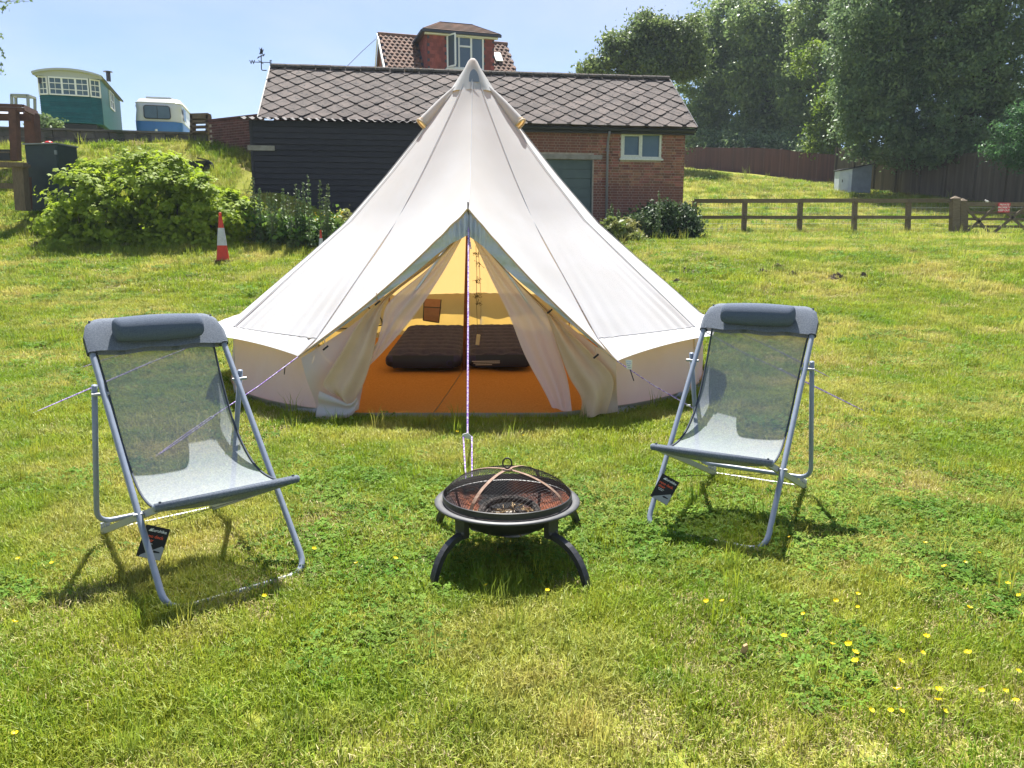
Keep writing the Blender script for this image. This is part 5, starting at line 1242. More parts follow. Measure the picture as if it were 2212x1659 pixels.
# guy ropes with sliders and pegs
def guy(P, Q, slide=.55, double=True, label=None):
    P, Q = Vector(P), Vector(Q); s_ = P.lerp(Q, slide)
    g_ = MB(); side = (Q-P).cross(Vector((0, 0, 1))).normalized()
    g_.tube([P, P.lerp(s_, .5)+Vector((0, 0, -.012)), s_], .0038, 5)
    g_.tube([s_-side*.012, s_.lerp(Q, .5)-side*.014, Q], .0034, 5); g_.tube([s_+side*.012, s_.lerp(Q, .5)+side*.014, Q], .0034, 5)
    go = g_.build('guy_rope', MT['rope'], tent, world=True)
    MB().box(s_, (.03, .012, .012)).build('slider', MT['alu'], go, world=True)
    MB().tube(rounded([Q+Vector((.0, .0, -.12)), Q+Vector((0, 0, .02)), Q+Vector((.03, 0, .035)), Q+Vector((.035, 0, .01))], .015), .0045, 6).build('peg', MT['alu'], go, world=True)
    return go
def gp2(x, y): return on_ground(x, y, 1.5, 12)
guy(tie_pt(333), gp2(318, 1000), .62); MB().tube([tie_pt(333)+Vector((-.09, -.05, -.055)), tie_pt(333)+Vector((-.1, -.05, -.13))], .004, 5).build('cord_end', MT['black_plastic'], tent, world=True)
guy(tie_pt(27), gp2(1545, 915), .72); MB().tube([tie_pt(27)+Vector((.09, -.05, -.055)), tie_pt(27)+Vector((.12, -.05, -.14))], .004, 5).build('cord_end', MT['black_plastic'], tent, world=True)
guy(tie_pt(302), gp2(45, 905), .35); guy(tie_pt(271.4), gp2(158, 800), .4); guy(tie_pt(58), gp2(1880, 895), .45); guy(tie_pt(88.6), gp2(1805, 822), .45)
for f in (119, 150, 180, 210, 241):
    q = TC+tdir(f)*3.9; guy(tie_pt(f), (q.x, q.y, G(q.x, q.y)), .5)
# door guy down to a peg behind the fire pit
lip = at(1012, 492, 6.0); SLD = at(1010, 943, 4.42); PEG = Vector((-.235, 3.98, G(-.235, 3.98)))
dg_ = MB().tube([lip, lip.lerp(SLD, .5), SLD], .0058, 6).tube([SLD+Vector((-.025, 0, 0)), PEG+Vector((-.01, 0, 0))], .0042, 5).tube([SLD+Vector((.025, 0, 0)), PEG+Vector((.02, 0, 0))], .0042, 5).build('door_guy_rope', MT['rope'], tent, world=True)
MB().prism([SLD+Vector((-.034, 0, -.004)), SLD+Vector((-.03, 0, .012)), SLD+Vector((.0, 0, .022)), SLD+Vector((.033, 0, -.01)), SLD+Vector((.03, 0, -.02))], (0, .01, 0)).build('slider', MT['alu'], dg_, world=True)
MB().tube([PEG+Vector((0, 0, -.1)), PEG+Vector((0, 0, .03))], .005, 6).build('peg', MT['alu'], dg_, world=True)
MB().tube([lip+Vector((.004, -.012, -.02)), lip+Vector((.008, -.015, -.09)), lip+Vector((.018, -.01, -.16))], .005, 5).build('cord_end', MT['rope'], tent, world=True)
for f in (150, 210):
    A = seam_curve(f); MB().tube([A[-1]-tdir(f)*.03, base_pt(f)-tdir(f)*.05], .008, 5).build('wall_pole', MT['pole'], tent, world=True)
# arched window zip on the back-left wall
def wallp(phi, z, o=-.02): return Vector((TC.x, TC.y, 0))+tdir(phi)*(2.34+o)+Vector((0, 0, z))
for (fa, fb) in ((213, 238), (122, 147)):
    za = G(TC.x, TC.y+2.3)
    arcp = [wallp(fa+(fb-fa)*(.5-.5*math.cos(a)), za+.13+.30*math.sin(a), -.06) for a in np.linspace(0, math.pi, 14)]
    MB().tube(arcp, .009, 5).build('window_zip', MT['piping'], tent, world=True); MB().tube([arcp[0], arcp[-1]], .008, 5).build('window_zip', MT['piping'], tent, world=True)

# ---------------------------------------------------------------- inside the tent
# coir mats: left and right of a slanted joint
def mat_piece(name, label, side):
    m = MB(); n = 44; rows = []; j0 = Vector((-.49, 10.2, 0)); j1 = Vector((-.50, 8.0, 0)); j2 = Vector((-.60, 5.84, 0))
    for v in range(n+1):
        y = 5.86+(10.15-5.86)*v/n; xj = float(np.interp(y, [5.84, 8.0, 10.2], [-.62, -.50, -.49])); hw_ = math.sqrt(max(2.26**2-(y-8.0)**2, .02)); hw_ = min(hw_, 2.2)
        xe = TC.x+side*hw_; row = []
        for u in range(19):
            t = u/18; x = xj+side*.004+(xe-xj-side*.004)*t
            h = .022+.004*math.sin(x*9+y*5)*math.sin(y*7)
            if v < 5: h += (.022 if side < 0 else .004)*math.exp(-((v-2)/1.6)**2)*max(0, math.sin(x*3.2+1.4))
            h += .03*math.exp(-((y-7.82)/.10)**2)*math.exp(-((x+.33)/.16)**2)*(1 if side > 0 else 0) 
            row.append((x, y, G(x, y)+.004+h))
        rows.append(row)
    ex = [[Vector(p) for p in r] for r in rows]; m.grid(rows, side < 0)
    m.grid([rows[0], [(p[0], p[1]-.004, p[2]-.03) for p in rows[0]]], side > 0)
    o = m.build(name, MT['coir'], origin=(TC.x+side*1.0, 6.2, .01)); tag(o, label, 'mat', 'coir mats in the tent')
mat_piece('coir_mat', 'orange coir matting covering the left half of the tent floor', -1)
mat_piece('coir_mat', 'orange coir matting covering the right half of the tent floor', 1)
def mattress(label, cx, y0, w, l, rz, valve):
    loc = Vector((cx, y0, G(cx, y0+.4)+.04)); t = thing('air_mattress', label, 'mattress', loc, rz, 'air mattresses in the tent')
    nu, nv = 56, 84; H = .175; slopez = (G(cx, y0+l)-G(cx, y0))/l
    def surf(top):
        rows = []
        for v in range(nv+1):
            row = []
            for u in range(nu+1):
                a = -1+2*u/nu; b = -1+2*v/nv
                a = math.sin(a*math.pi/2)*.55+a*.45; b = b*.72+math.sin(b*math.pi/2)*.28
                ea = (1-min(abs(a), 1)**9)**.5; eb = (1-min(abs(b), 1)**22)**.5; e = ea*eb
                x = a*w/2; y = (b+1)/2*l
                # rounded plan corners
                qx, qy = max(0, abs(x)-(w/2-.09)), max(0, abs(y-l/2)-(l/2-.09)); q = math.hypot(qx, qy)
                if q > .09: x -= math.copysign((qx-qx*.09/q), x); y -= math.copysign(qy-qy*.09/q, y-l/2)
                if top:
                    ph = 2*math.pi*(y/.225 + .24*math.cos(2*math.pi*x/(w/3)))
                    z = H*.5+H*.5*e + .055*(abs(math.cos(ph/2))-.6)*min(1, e**3) - .018*(1-abs(math.cos(math.pi*x/(w/3))))*min(1, e**3)
                else: z = H*.5-H*.5*e*.98
                row.append((x, y, z+slopez*y))
            rows.append(row)
        return rows
    MB().grid(surf(True)).build('flocked_top', MT['mattress'], t, smooth=True)
    MB().grid(surf(False), True).build('vinyl_base', MT['mattress_side'], t, smooth=True)
    # the front face band
    band = [[(x, -.006+.012*abs(2*(k/8)-1)**2, H*.5+(k/8-.5)*H*.74) for x in np.linspace(-w/2+.085, w/2-.085, 12)] for k in range(9)]
    MB().grid(band, False).build('front_band', MT['mattress_side'], t, smooth=True)
    if valve == 'l':
        m = MB(); 
        for r in (.028, .020): m.tube([(w/2-.13+r*math.cos(a), -.016, H*.42+r*math.sin(a)) for a in np.linspace(0, 6.28, 18)[:-1]], .003, 4, closed=True)
        m.build('valve', MT['mattress'], t)
    else:
        m = MB()
        for q, (x0, x1) in enumerate(((.015, .30), (.03, .30), (.05, .22))): m.box((-w/2+.03+(x0+x1)/2, -.016, H*.52-q*.018), (x1-x0, .002, .0045))
        m.build('printed_warning', MT['print'], t)
mattress('navy ribbed air mattress left of the centre pole inside the tent', -.905, 7.74, .79, 2.0, rad(1), 'l')
mattress('navy ribbed air mattress right of the centre pole inside the tent', -.105, 7.78, .70, 2.0, rad(4.5), 'r')
# hanging pocket
po = thing('hanging_pocket', 'brown cloth pocket organiser hanging on the tent wall behind the mattress', 'organiser', at(935, 695, 9.6))
MT['pocket'] = mat('brown pocket cloth', (.25, .155, .125), (.21, .13, .105), 20, rough=.9, tr=.25, trc=(.6, .3, .18))
P4 = [[at(916, 645, 9.72), at(953, 647, 9.72)], [at(915, 662, 9.70), at(953, 664, 9.70)], [at(914, 680, 9.66), at(951, 681, 9.66)], [at(914, 692, 9.62), at(948, 697, 9.62)]]
po1 = MB().grid(P4).build('backing', MT['pocket'], po, world=True)
MB().grid([[at(917, 665, 9.66), at(951, 667, 9.66)], [at(916, 680, 9.60), at(949, 682, 9.60)], [at(916, 690, 9.58), at(947, 695, 9.58)]]).build('pocket', MT['pocket'], po, world=True)
for (a, b) in (((916, 645), (914, 692)), ((953, 647), (948, 697)), ((915, 663), (953, 665)), ((914, 692), (948, 697))): MB().tube([at(*a, 9.63), at(*b, 9.60)], .006, 4).build('binding', MT['piping'], po, world=True)
# fairy-light string with its battery box
sl_ = thing('fairy_light_string', 'fine wire fairy light string with battery box hanging right of the pole', 'string light', at(1030, 745, 7.3))
MT['copper'] = mat('dark fairy wire', (.06, .045, .03), rough=.5)
q = [at(1028, 530, 7.3), at(1030, 590, 7.3), at(1029, 650, 7.3), at(1031, 700, 7.3), at(1032, 725, 7.3)]
m = MB().tube(q, .0022, 4)
for (x, y, n_) in ((1030, 548, 14), (1030, 572, 8), (1030, 606, 14), (1031, 640, 14), (1033, 655, 10)):
    for k in range(n_):
        c = at(x+random.gauss(0, 4.5), y+random.gauss(0, 3.5), 7.3+random.uniform(-.03, .03)); d = at(x+random.gauss(0, 4), y+random.gauss(0, 4), 7.3); m.tube([c, (c+d)/2+Vector((0, .01, .008)), d], .0016, 3)
        m.box(c, (.007, .007, .007))
m.build('wire', MT['copper'], sl_, world=True)
box('battery_box', at(1032.5, 734, 7.3), (.035, .025, .10), mat('clear box', (.55, .5, .36), rough=.4), sl_, world=True, rot=Matrix.Rotation(.12, 3, 'Y'), bev=.004)
# ---------------------------------------------------------------- deck chairs
def deck_chair(label, loc, fwd, tagpx, tagY, flipx, slack):
    rz = math.atan2(-fwd[0], fwd[1])              # local +y is the sitter's forward
    ch = thing('deck_chair', label, 'chair', (loc[0], loc[1], G(*loc)), rz, 'deck chairs by the fire pit')
    W = .272; r = .0125
    Ft, Fz, Ty, Tz = .50, .004, -.355, .985
    fr_ = rounded([(-W, Ft, Fz), (-W, Ty, Tz), (W, Ty, Tz), (W, Ft, Fz)], .085, 7, True)
    MB().tube(fr_, r, 12, closed=True).build('front_frame', MT['frame_grey'], ch, smooth=True)
    Wb = W+.026; py_, pz_ = -.122, .715
    rear = rounded([(-Wb, py_-.02, pz_+.035), (-Wb, -.34, .115), (Wb, -.34, .115), (Wb, py_-.02, pz_+.035)], .07, 6)
    MB().tube(rear, .0115, 12).build('rear_frame', MT['frame_grey'], ch, smooth=True)
    for s_ in (-1, 1):
        MB().tube([(s_*(W-.02), py_, pz_), (s_*(Wb+.018), py_, pz_)], .007, 8).build('pivot_bolt', MT['frame_light'], ch)
    Wc = W-.026; sr, sf = Vector((0, -.50, .016)), Vector((0, .455, .385))
    for s_ in (-1, 1):
        o = Vector((s_*Wc, 0, 0)); MB().beam(sr+o, sf+o+Vector((0, -.02, -.01)), .016, .026).build('seat_rail', MT['frame_light'], ch)
        MB().tube([sr.lerp(sf, .78)+Vector((s_*(W-.04), 0, 0)), sr.lerp(sf, .78)+Vector((s_*(W+.02), 0, 0))], .007, 8).build('pivot_bolt', MT['frame_light'], ch)
        for k_ in (.02, .07, .12): MB().beam(sr.lerp(sf, k_)+o+Vector((0, 0, .012)), sr.lerp(sf, k_)+o+Vector((0, .0, .04)), .018, .014, (0, 1, 0)).build('notch', MT['frame_light'], ch)
    MB().tube([(-Wc, -.50, .016), (Wc, -.50, .016)], .009, 8).build('rear_bar', MT['frame_light'], ch)
    MB().tube([(-Wc-.03, sf.y, sf.z), (Wc+.03, sf.y, sf.z)], .012, 10).build('front_bar', MT['frame_grey'], ch, smooth=True)
    # sling: hangs from top bar to front bar
    prof = catmull([(0, Ty+.014, Tz+.006), (0, Ty+.014, Tz-.06), (0, -.268, .80), (0, -.165, .64), (0, -.060, .50), (0, .06, .402), (0, .165, .358), (0, .28, .348), (0, .38, .362), (0, sf.y+.004, sf.z+.016)], 54)
    rows = []
    for i, p in enumerate(prof):
        t = i/53; row = []
        for k in range(21):
            a = -1+k/10; wd_ = W-.020-.020*math.sin(math.pi*min(t*1.05, 1))
            sagy = slack*math.sin(math.pi*t)*(1-a*a); row.append((a*wd_, p.y-sagy*.6, p.z-sagy))
        rows.append(row)
    slg = MB().grid(rows).build('sling', MT['sling'], ch, smooth=True)
    for side in (0, -1): MB().tube([Vector(rw_[side])+Vector((0, 0, .002)) for rw_ in rows], .005, 5).build('edge_binding', MT['piping'], slg, smooth=True)
    # roll of sling round the front bar and the flap folded beneath it
    m = MB(); m.tube([(-Wc-.025, sf.y, sf.z), (Wc+.025, sf.y, sf.z)], .016, 12); m.build('front_hem', MT['sleeve'], slg, smooth=True)
    fl = []
    for k in range(15):
        a = -1+k/7; fl.append([(a*(Wc-.01), sf.y+.015, sf.z-.008), (a*(Wc-.012), sf.y-.01, sf.z-.022-.016*(1-a*a)), (a*(Wc-.014), sf.y-.05, sf.z-.03-.014*(1-a*a))])
    MB().grid(fl).build('hem_flap', MT['sleeve'], slg, smooth=True)
    # headrest sleeve: follows the rounded top bar
    up = Vector((0, Ty-Ft, Tz-Fz)).normalized(); nA = Vector((0, up.z, -up.y)); top = Vector((0, Ty, Tz)); rows = []
    cross = [(-.16, .016), (-.11, .02), (-.06, .021), (-.02, .021), (.008, .014), (.016, 0), (.008, -.014), (-.02, -.020), (-.10, -.02), (-.16, -.017)]
    for k in range(31):
        a = -1+k/15; x = a*(W+.017); c = .085; dx = max(0, abs(x)-(W+.017-c)); dr = c-math.sqrt(max(c*c-dx*dx, 0))
        row = []
        for (s_, o_) in cross:
            wav = .004*math.sin(a*9)*(1 if s_ < -.1 else 0)
            s2 = s_-dr*max(0, 1+s_/.16)**1.0; row.append(top+Vector((x, 0, 0))+up*(s2+wav)+nA*(o_*(1 if abs(a) < .97 else .75)))
        rows.append(row)
    MB().grid(rows).build('headrest_sleeve', MT['sleeve'], ch, smooth=True)
    for s_ in (-1, 1):
        ring = [top+Vector((s_*W, 0, 0))+up*(-.16)+(Vector((1, 0, 0))*math.cos(a)+nA*math.sin(a))*.0175 for a in np.linspace(0, 6.28, 13)[:-1]]
        MB().tube(ring, .004, 5, closed=True).build('sleeve_binding', MT['piping'], ch)
    # pillow roll
    pc = top+up*(-.085)+nA*.055; L2 = .185; pts = []; rr = []
    for k in range(25):
        a = math.sin((-1+k/12)*math.pi/2); e = (1-abs(a)**26)**.5 if abs(a) < 1 else .0
        pts.append(pc+Vector((a*L2, 0, 0))); rr.append(max(.006, .055*(.92+.08*math.cos(a*2.2))*e))
    m = MB(); m.tube(pts, rr, 22)
    m.v = [tuple(pc+Vector((v[0]-pc.x, 0, 0))+up*((Vector(v)-pc).dot(up)*1.12-.006*math.sin(14*(v[0]-pc.x))*0)+nA*((Vector(v)-pc).dot(nA)*.86)) for v in m.v]
    pil = m.build('pillow', MT['pillow'], ch, smooth=True)
    for s_ in (-.6, .6):
        sx = s_*L2; lp = [pc+Vector((sx, 0, 0))+up*.052-nA*.01, pc+Vector((sx, 0, 0))+up*.09-nA*.05, top+Vector((sx, 0, 0))+up*.02-nA*.01, top+Vector((sx, 0, 0))-up*.05-nA*.026]
        MB().grid([[p+Vector((-.016, 0, 0)), p+Vector((.016, 0, 0))] for p in catmull(lp, 9)]).build('strap', MT['pillow'], pil)
    # swing tag on a loop
    Minv = Matrix.Rotation(-rz, 4, 'Z'); o0 = Vector(ch.location)
    def loc_(p): return Minv @ (Vector(p)-o0)
    tcx, tcy = tagpx; ctr = loc_(at(tcx, tcy, tagY))
    face = (loc_(Vector((0, 0, .95)))-ctr).normalized()         # card hangs facing the lawn in front
    zup = Vector((0, 0, 1)); xr = zup.cross(face).normalized(); yu = face.cross(xr)
    R = Matrix((xr, yu, face)).transposed().to_4x4(); T4 = Matrix.Translation(ctr) @ R @ Matrix.Rotation(rad(-22 if not flipx else -26), 4, 'Z')
    tw2, th2 = .088, .122
    m = MB().box((0, 0, 0), (tw2, th2, .0016)); m.v = [tuple(T4 @ Vector(v)) for v in m.v]; tgo = m.build('hang_tag', MT['tag_black'], ch)
    def onc(x, y): return T4 @ Matrix.Translation((x, y, .0015))
    text_mesh('Eurohike', .0155, MT['tag_white'], 'lettering', tgo, onc(.008, .045), bold=True, extrude=.0002)
    text_mesh('reno deck', .0165, MT['tag_red'], 'lettering', tgo, onc(-.004, .022), bold=True, extrude=.0002)
    text_mesh('chair', .0165, MT['tag_red'], 'lettering', tgo, onc(-.018, .006), bold=True, extrude=.0002)
    m = MB()
    for y, l in ((-.006, .03), (-.012, .022)): m.box((-.016, y, .0014), (l, .0016, .0006))
    m.prism([(-.030, .040, .001), (-.022, .051, .001), (-.014, .040, .001)], (0, 0, .0006)); m.v = [tuple(T4 @ Vector(v)) for v in m.v]; m.build('emblem', MT['tag_white'], tgo)
    m = MB(); m.prism([(.043, -.060, .001), (.043, -.012, .001), (.034, -.008, .001), (-.03, -.052, .001), (-.034, -.060, .001)], (0, 0, .0006)); m.v = [tuple(T4 @ Vector(v)) for v in m.v]; m.build('printed_panel', MT['tag_grey'], tgo)
    m = MB(); m.prism([(.004, -.034, .002), (.012, -.028, .002), (.032, -.03, .002), (.034, -.034, .002), (.012, -.037, .002)], (0, 0, .0004)); m.v = [tuple(T4 @ Vector(v)) for v in m.v]; m.build('printed_picture', MT['tag_black'], tgo)
    hk = sr.lerp(sf, .70)+Vector((-Wc if not flipx else -Wc, 0, -.012)); cor = T4 @ Vector((-.02, th2/2-.003, 0))
    MB().tube([hk, hk.lerp(cor, .5)+Vector((.006, 0, 0)), cor], .0012, 4).build('tag_loop', MT['black_plastic'], tgo)
    return ch
deck_chair('grey mesh deck chair left of the fire pit, swing tag by its near leg', (-1.362, 3.13), (.655, -.756), (331, 1172), 2.80, False, .010)
deck_chair('grey mesh deck chair right of the fire pit, seat facing the pit', (1.116, 3.695), (-.52, -.854), (1436, 1057), 3.46, True, .012)

# ---------------------------------------------------------------- fire pit
pit = thing('fire_pit', 'round black steel fire pit with mesh dome lid and curved legs', 'fire pit', (-.02, 3.10, G(-.02, 3.10)))
RZp = .255
out_p = [(.0, RZp-.135), (.07, RZp-.131), (.14, RZp-.112), (.20, RZp-.078), (.245, RZp-.035), (.262, RZp-.006), (.266, RZp-.002)]
MB().lathe(out_p, 64).build('bowl', MT['iron'], pit, smooth=True)
MB().lathe([(r-.004 if r > 0 else 0, z+.005) for r, z in out_p], 64).build('bowl_inside', MT['rust'], pit, smooth=True)
MB().lathe([(.258, RZp-.008), (.264, RZp), (.285, RZp+.003), (.302, RZp+.001), (.3055, RZp-.003), (.3045, RZp-.008), (.301, RZp-.004), (.284, RZp-.0015), (.266, RZp-.007)], 72, closed=True).build('rim', MT['iron_rim'], pit, smooth=True)
dome = MB().lathe([(.268, RZp+.004), (.2715, RZp+.006), (.2715, RZp+.030), (.268, RZp+.032), (.2665, RZp+.030), (.2665, RZp+.006)], 72, closed=True).build('lid_band', MT['iron'], pit, smooth=False)
DH = .108
def dz_(x, y):
    q = (x*x+y*y)/(.2685**2); return RZp+.018+DH*(max(0, 1-q))**.62
m = MB(); sp = .0125; aang = rad(45)
for fam in (0, 1):
    ca_, sa_ = math.cos(aang+fam*math.pi/2), math.sin(aang+fam*math.pi/2)
    k = -.262
    while k <= .262:
        hl_ = math.sqrt(max(.2675**2-k*k, 0)); n = max(4, int(hl_*2/.016)); pts = []
        for i in range(n+1):
            s_ = -hl_+2*hl_*i/n; x, y = s_*ca_-k*sa_, s_*sa_+k*ca_; pts.append((x, y, dz_(x, y)+(.0006 if fam else 0)))
        m.tube(pts, .00085, 3, cap=False); k += sp
m.build('mesh_lid', MT['wire'], pit)
for k in range(4):
    a = rad(58+90*k); pts = []
    for i in range(15):
        r = .2695*(1-i/14); pts.append(Vector((r*math.cos(a), r*math.sin(a), dz_(r*math.cos(a), r*math.sin(a))+.003)))
    sd = Vector((-math.sin(a), math.cos(a), 0))*.0075
    MB().grid([[p-sd, p+sd, p+sd+Vector((0, 0, .002)), p-sd+Vector((0, 0, .002)), p-sd] for p in pts]).build('strap', MT['strap'], pit)
zc = RZp+.018+DH
MB().lathe([(0, .008), (.02, .007), (.024, .002), (0, .002)], 16, (0, 0, zc)).build('lid_boss', MT['strap'], pit)
hr2 = [Vector((.019*math.cos(a), .004*math.sin(a), zc+.031+.020*math.sin(a))) for a in np.linspace(0, 2*math.pi, 25)[:-1]]
MB().tube(hr2, .0034, 8, closed=True).tube([(0, 0, zc), (0, 0, zc+.012)], .004, 6).build('ring_handle', MT['wire'], pit, smooth=True)
# legs: square section, curving out and down
for (fx, fy) in ((-.288, -.30), (.311, -.335), (-.33, .36), (.33, .34)):
    d = Vector((fx, fy, 0)); l = d.length; d.normalize(); p = []
    hx_ = Vector((d.x*.232, d.y*.232, RZp-.085))
    for t in np.linspace(0, 1, 11):
        A_, B_, C_ = hx_, Vector((d.x*(l*.93), d.y*(l*.93), RZp-.085)), Vector((fx, fy, -.01)); p.append(A_*(1-t)**2+B_*2*t*(1-t)+C_*t*t)
    m = MB(); sd = Vector((-d.y, d.x, 0)); rows = []
    for i, q in enumerate(p):
        tg_ = (p[min(i+1, 10)]-p[max(i-1, 0)]).normalized(); nn = sd.cross(tg_); w_, t_ = .0135, .0115
        rows.append([q-sd*w_-nn*t_, q+sd*w_-nn*t_, q+sd*w_+nn*t_, q-sd*w_+nn*t_, q-sd*w_-nn*t_])
    m.grid(rows); m.add(rows[-1][:4], [(0, 1, 2, 3)]); m.add(rows[0][:4], [(3, 2, 1, 0)]); lg = m.build('leg', MT['iron'], pit)
    bk = hx_+d*.026+Vector((0, 0, .030)); MB().box(bk, (.055, .026, .078), Matrix.Rotation(math.atan2(d.y, d.x)+math.pi/2, 3, 'Z')).build('bracket', MT['iron'], lg)
    for sx in (-1, 1): MB().lathe([(0, .006), (.006, .005), (.008, 0)], 8).build('bolt', MT['iron_rim'], lg).matrix_local = Matrix.Translation(hx_+d*.0375+sd*.018*sx+Vector((0, 0, .012))) @ Vector((0, 0, 1)).rotation_difference(d).to_matrix().to_4x4()
# burnt remains inside: grate ring, ash, sticks
m = MB(); m.tube([(.12*math.cos(a)+.01, .12*math.sin(a)+.01, RZp-.062+.02*math.sin(a)) for a in np.linspace(0, 6.28, 33)[:-1]], .015, 8, closed=True); g_ = m.build('fire_grate', MT['char']); g_.location = pit.location; tag(g_, 'charred black ring lying inside the fire pit bowl', 'grate')
rows = []
for i in range(9):
    r = .17*i/8; rows.append([(r*math.cos(2*math.pi*k/24), r*math.sin(2*math.pi*k/24), RZp-.10+.006*math.sin(5*k+i*2)-.0*r) for k in range(25)])
as_ = MB().grid(rows).build('ash_bed', MT['ash']); as_.location = pit.location; tag(as_, 'grey ash bed in the bottom of the fire pit', 'ash', kind='stuff')
st = MB()
for k in range(90):
    a, r = random.uniform(0, 6.28), .16*math.sqrt(random.random()); c = Vector((r*math.cos(a), r*math.sin(a), RZp-.092+random.uniform(0, .018))); b_ = random.uniform(0, 6.28); h = random.uniform(.02, .055)
    d = Vector((math.cos(b_)*h, math.sin(b_)*h, random.uniform(-.008, .008))); st.tube([c-d, c+d], random.uniform(.0015, .004), 4)
so = st.build('burnt_straw', MT['straw']); so.location = pit.location; tag(so, 'half burnt straw and twigs on the ash in the fire pit', 'straw', kind='stuff')
for (x, y, l, rz, lb) in ((-.03, -.05, .13, .4, 'charred stick across the front of the fire pit bowl'), (.07, .02, .11, 2.2, 'charred stick at the right inside the fire pit bowl'), (-.09, .04, .10, 1.2, 'charred stick at the left inside the fire pit bowl')):
    d = Vector((math.cos(rz), math.sin(rz), .1))*l/2; c = Vector((x, y, RZp-.078))
    o = MB().tube(catmull([c-d, c+Vector((0, 0, .006)), c+d], 7), [.011, .013, .012, .014, .012, .011, .008], 7).build('charred_stick', MT['char']); o.location = pit.location; tag(o, lb, 'stick', 'charred sticks in the fire pit')
# ---------------------------------------------------------------- grass and lawn plants
MT['blade'] = foliage('grass blade', (.17, .26, .015), (.27, .32, .03), (.44, .40, .10), 1.1, tr=.42, rnd=.28, dscale=.75, lo=.46, hi=.66, hue=.02)
MT['blade_dry'] = foliage('dry grass blade', (.42, .35, .14), (.52, .45, .22), None, 6, tr=.35, rnd=.3, hue=.015)
MT['clover'] = foliage('clover leaf', (.09, .18, .018), (.15, .24, .03), None, 2.5, tr=.35, rnd=.3, hue=.02, rough=.65, spec=.1)
MT['thatch'] = foliage('thatch', (.17, .15, .05), (.24, .20, .08), None, 4, tr=.25, rnd=.25, hue=.01)
def blade_mesh(name, n, R, h0, h1, w, lean, matl, droop=.4):
    V = []; F = []
    for i in range(n):
        a = random.uniform(0, 6.283); r = R*math.sqrt(random.random()); x, y = r*math.cos(a), r*math.sin(a); h = random.uniform(h0, h1)
        b = random.uniform(0, 6.283); ln = random.uniform(.25, 1)*lean; dx, dy = math.cos(b), math.sin(b)
        ww = w*random.uniform(.7, 1.3)/2; c = random.uniform(0, 6.283); sx, sy = -dy*.8+.2*math.cos(c), dx*.8+.2*math.sin(c)
        k = len(V)
        p1 = (x+dx*h*ln*.35, y+dy*h*ln*.35, h*.55); p2 = (x+dx*h*ln, y+dy*h*ln, h*(1-droop*ln*ln))
        V += [(x-sx*ww, y-sy*ww, -.012), (x+sx*ww, y+sy*ww, -.012), (p1[0]+sx*ww*.9, p1[1]+sy*ww*.9, p1[2]), (p1[0]-sx*ww*.9, p1[1]-sy*ww*.9, p1[2]), p2]
        F += [(k, k+1, k+2, k+3), (k+3, k+2, k+4)]
    me = bpy.data.meshes.new(name); me.from_pydata(V, [], F); me.materials.append(matl); return me
def clover_mesh(name, n, R, s, matl):
    m = MB()
    for i in range(n):
        a = random.uniform(0, 6.283); r = R*math.sqrt(random.random()); c = Vector((r*math.cos(a), r*math.sin(a), random.uniform(.012, .038))); b = random.uniform(0, 6.283)
        tilt = Matrix.Rotation(random.gauss(0, .35), 3, 'X') @ Matrix.Rotation(random.gauss(0, .35), 3, 'Y'); ss = s*random.uniform(.6, 1.3)
        for q in range(3):
            d = Vector((math.cos(b+q*2.094), math.sin(b+q*2.094), 0)); e = Vector((-d.y, d.x, 0))
            pts = [c, c+tilt @ (d*.55*ss-e*.5*ss+Vector((0, 0, .1*ss))), c+tilt @ (d*1.05*ss-e*.32*ss), c+tilt @ (d*1.05*ss+e*.32*ss), c+tilt @ (d*.55*ss+e*.5*ss+Vector((0, 0, .1*ss)))]
            m.add(pts, [(0, 1, 2, 3, 4)])
    me = bpy.data.meshes.new(name); me.from_pydata(m.v, [], m.f); me.materials.append(matl); return me
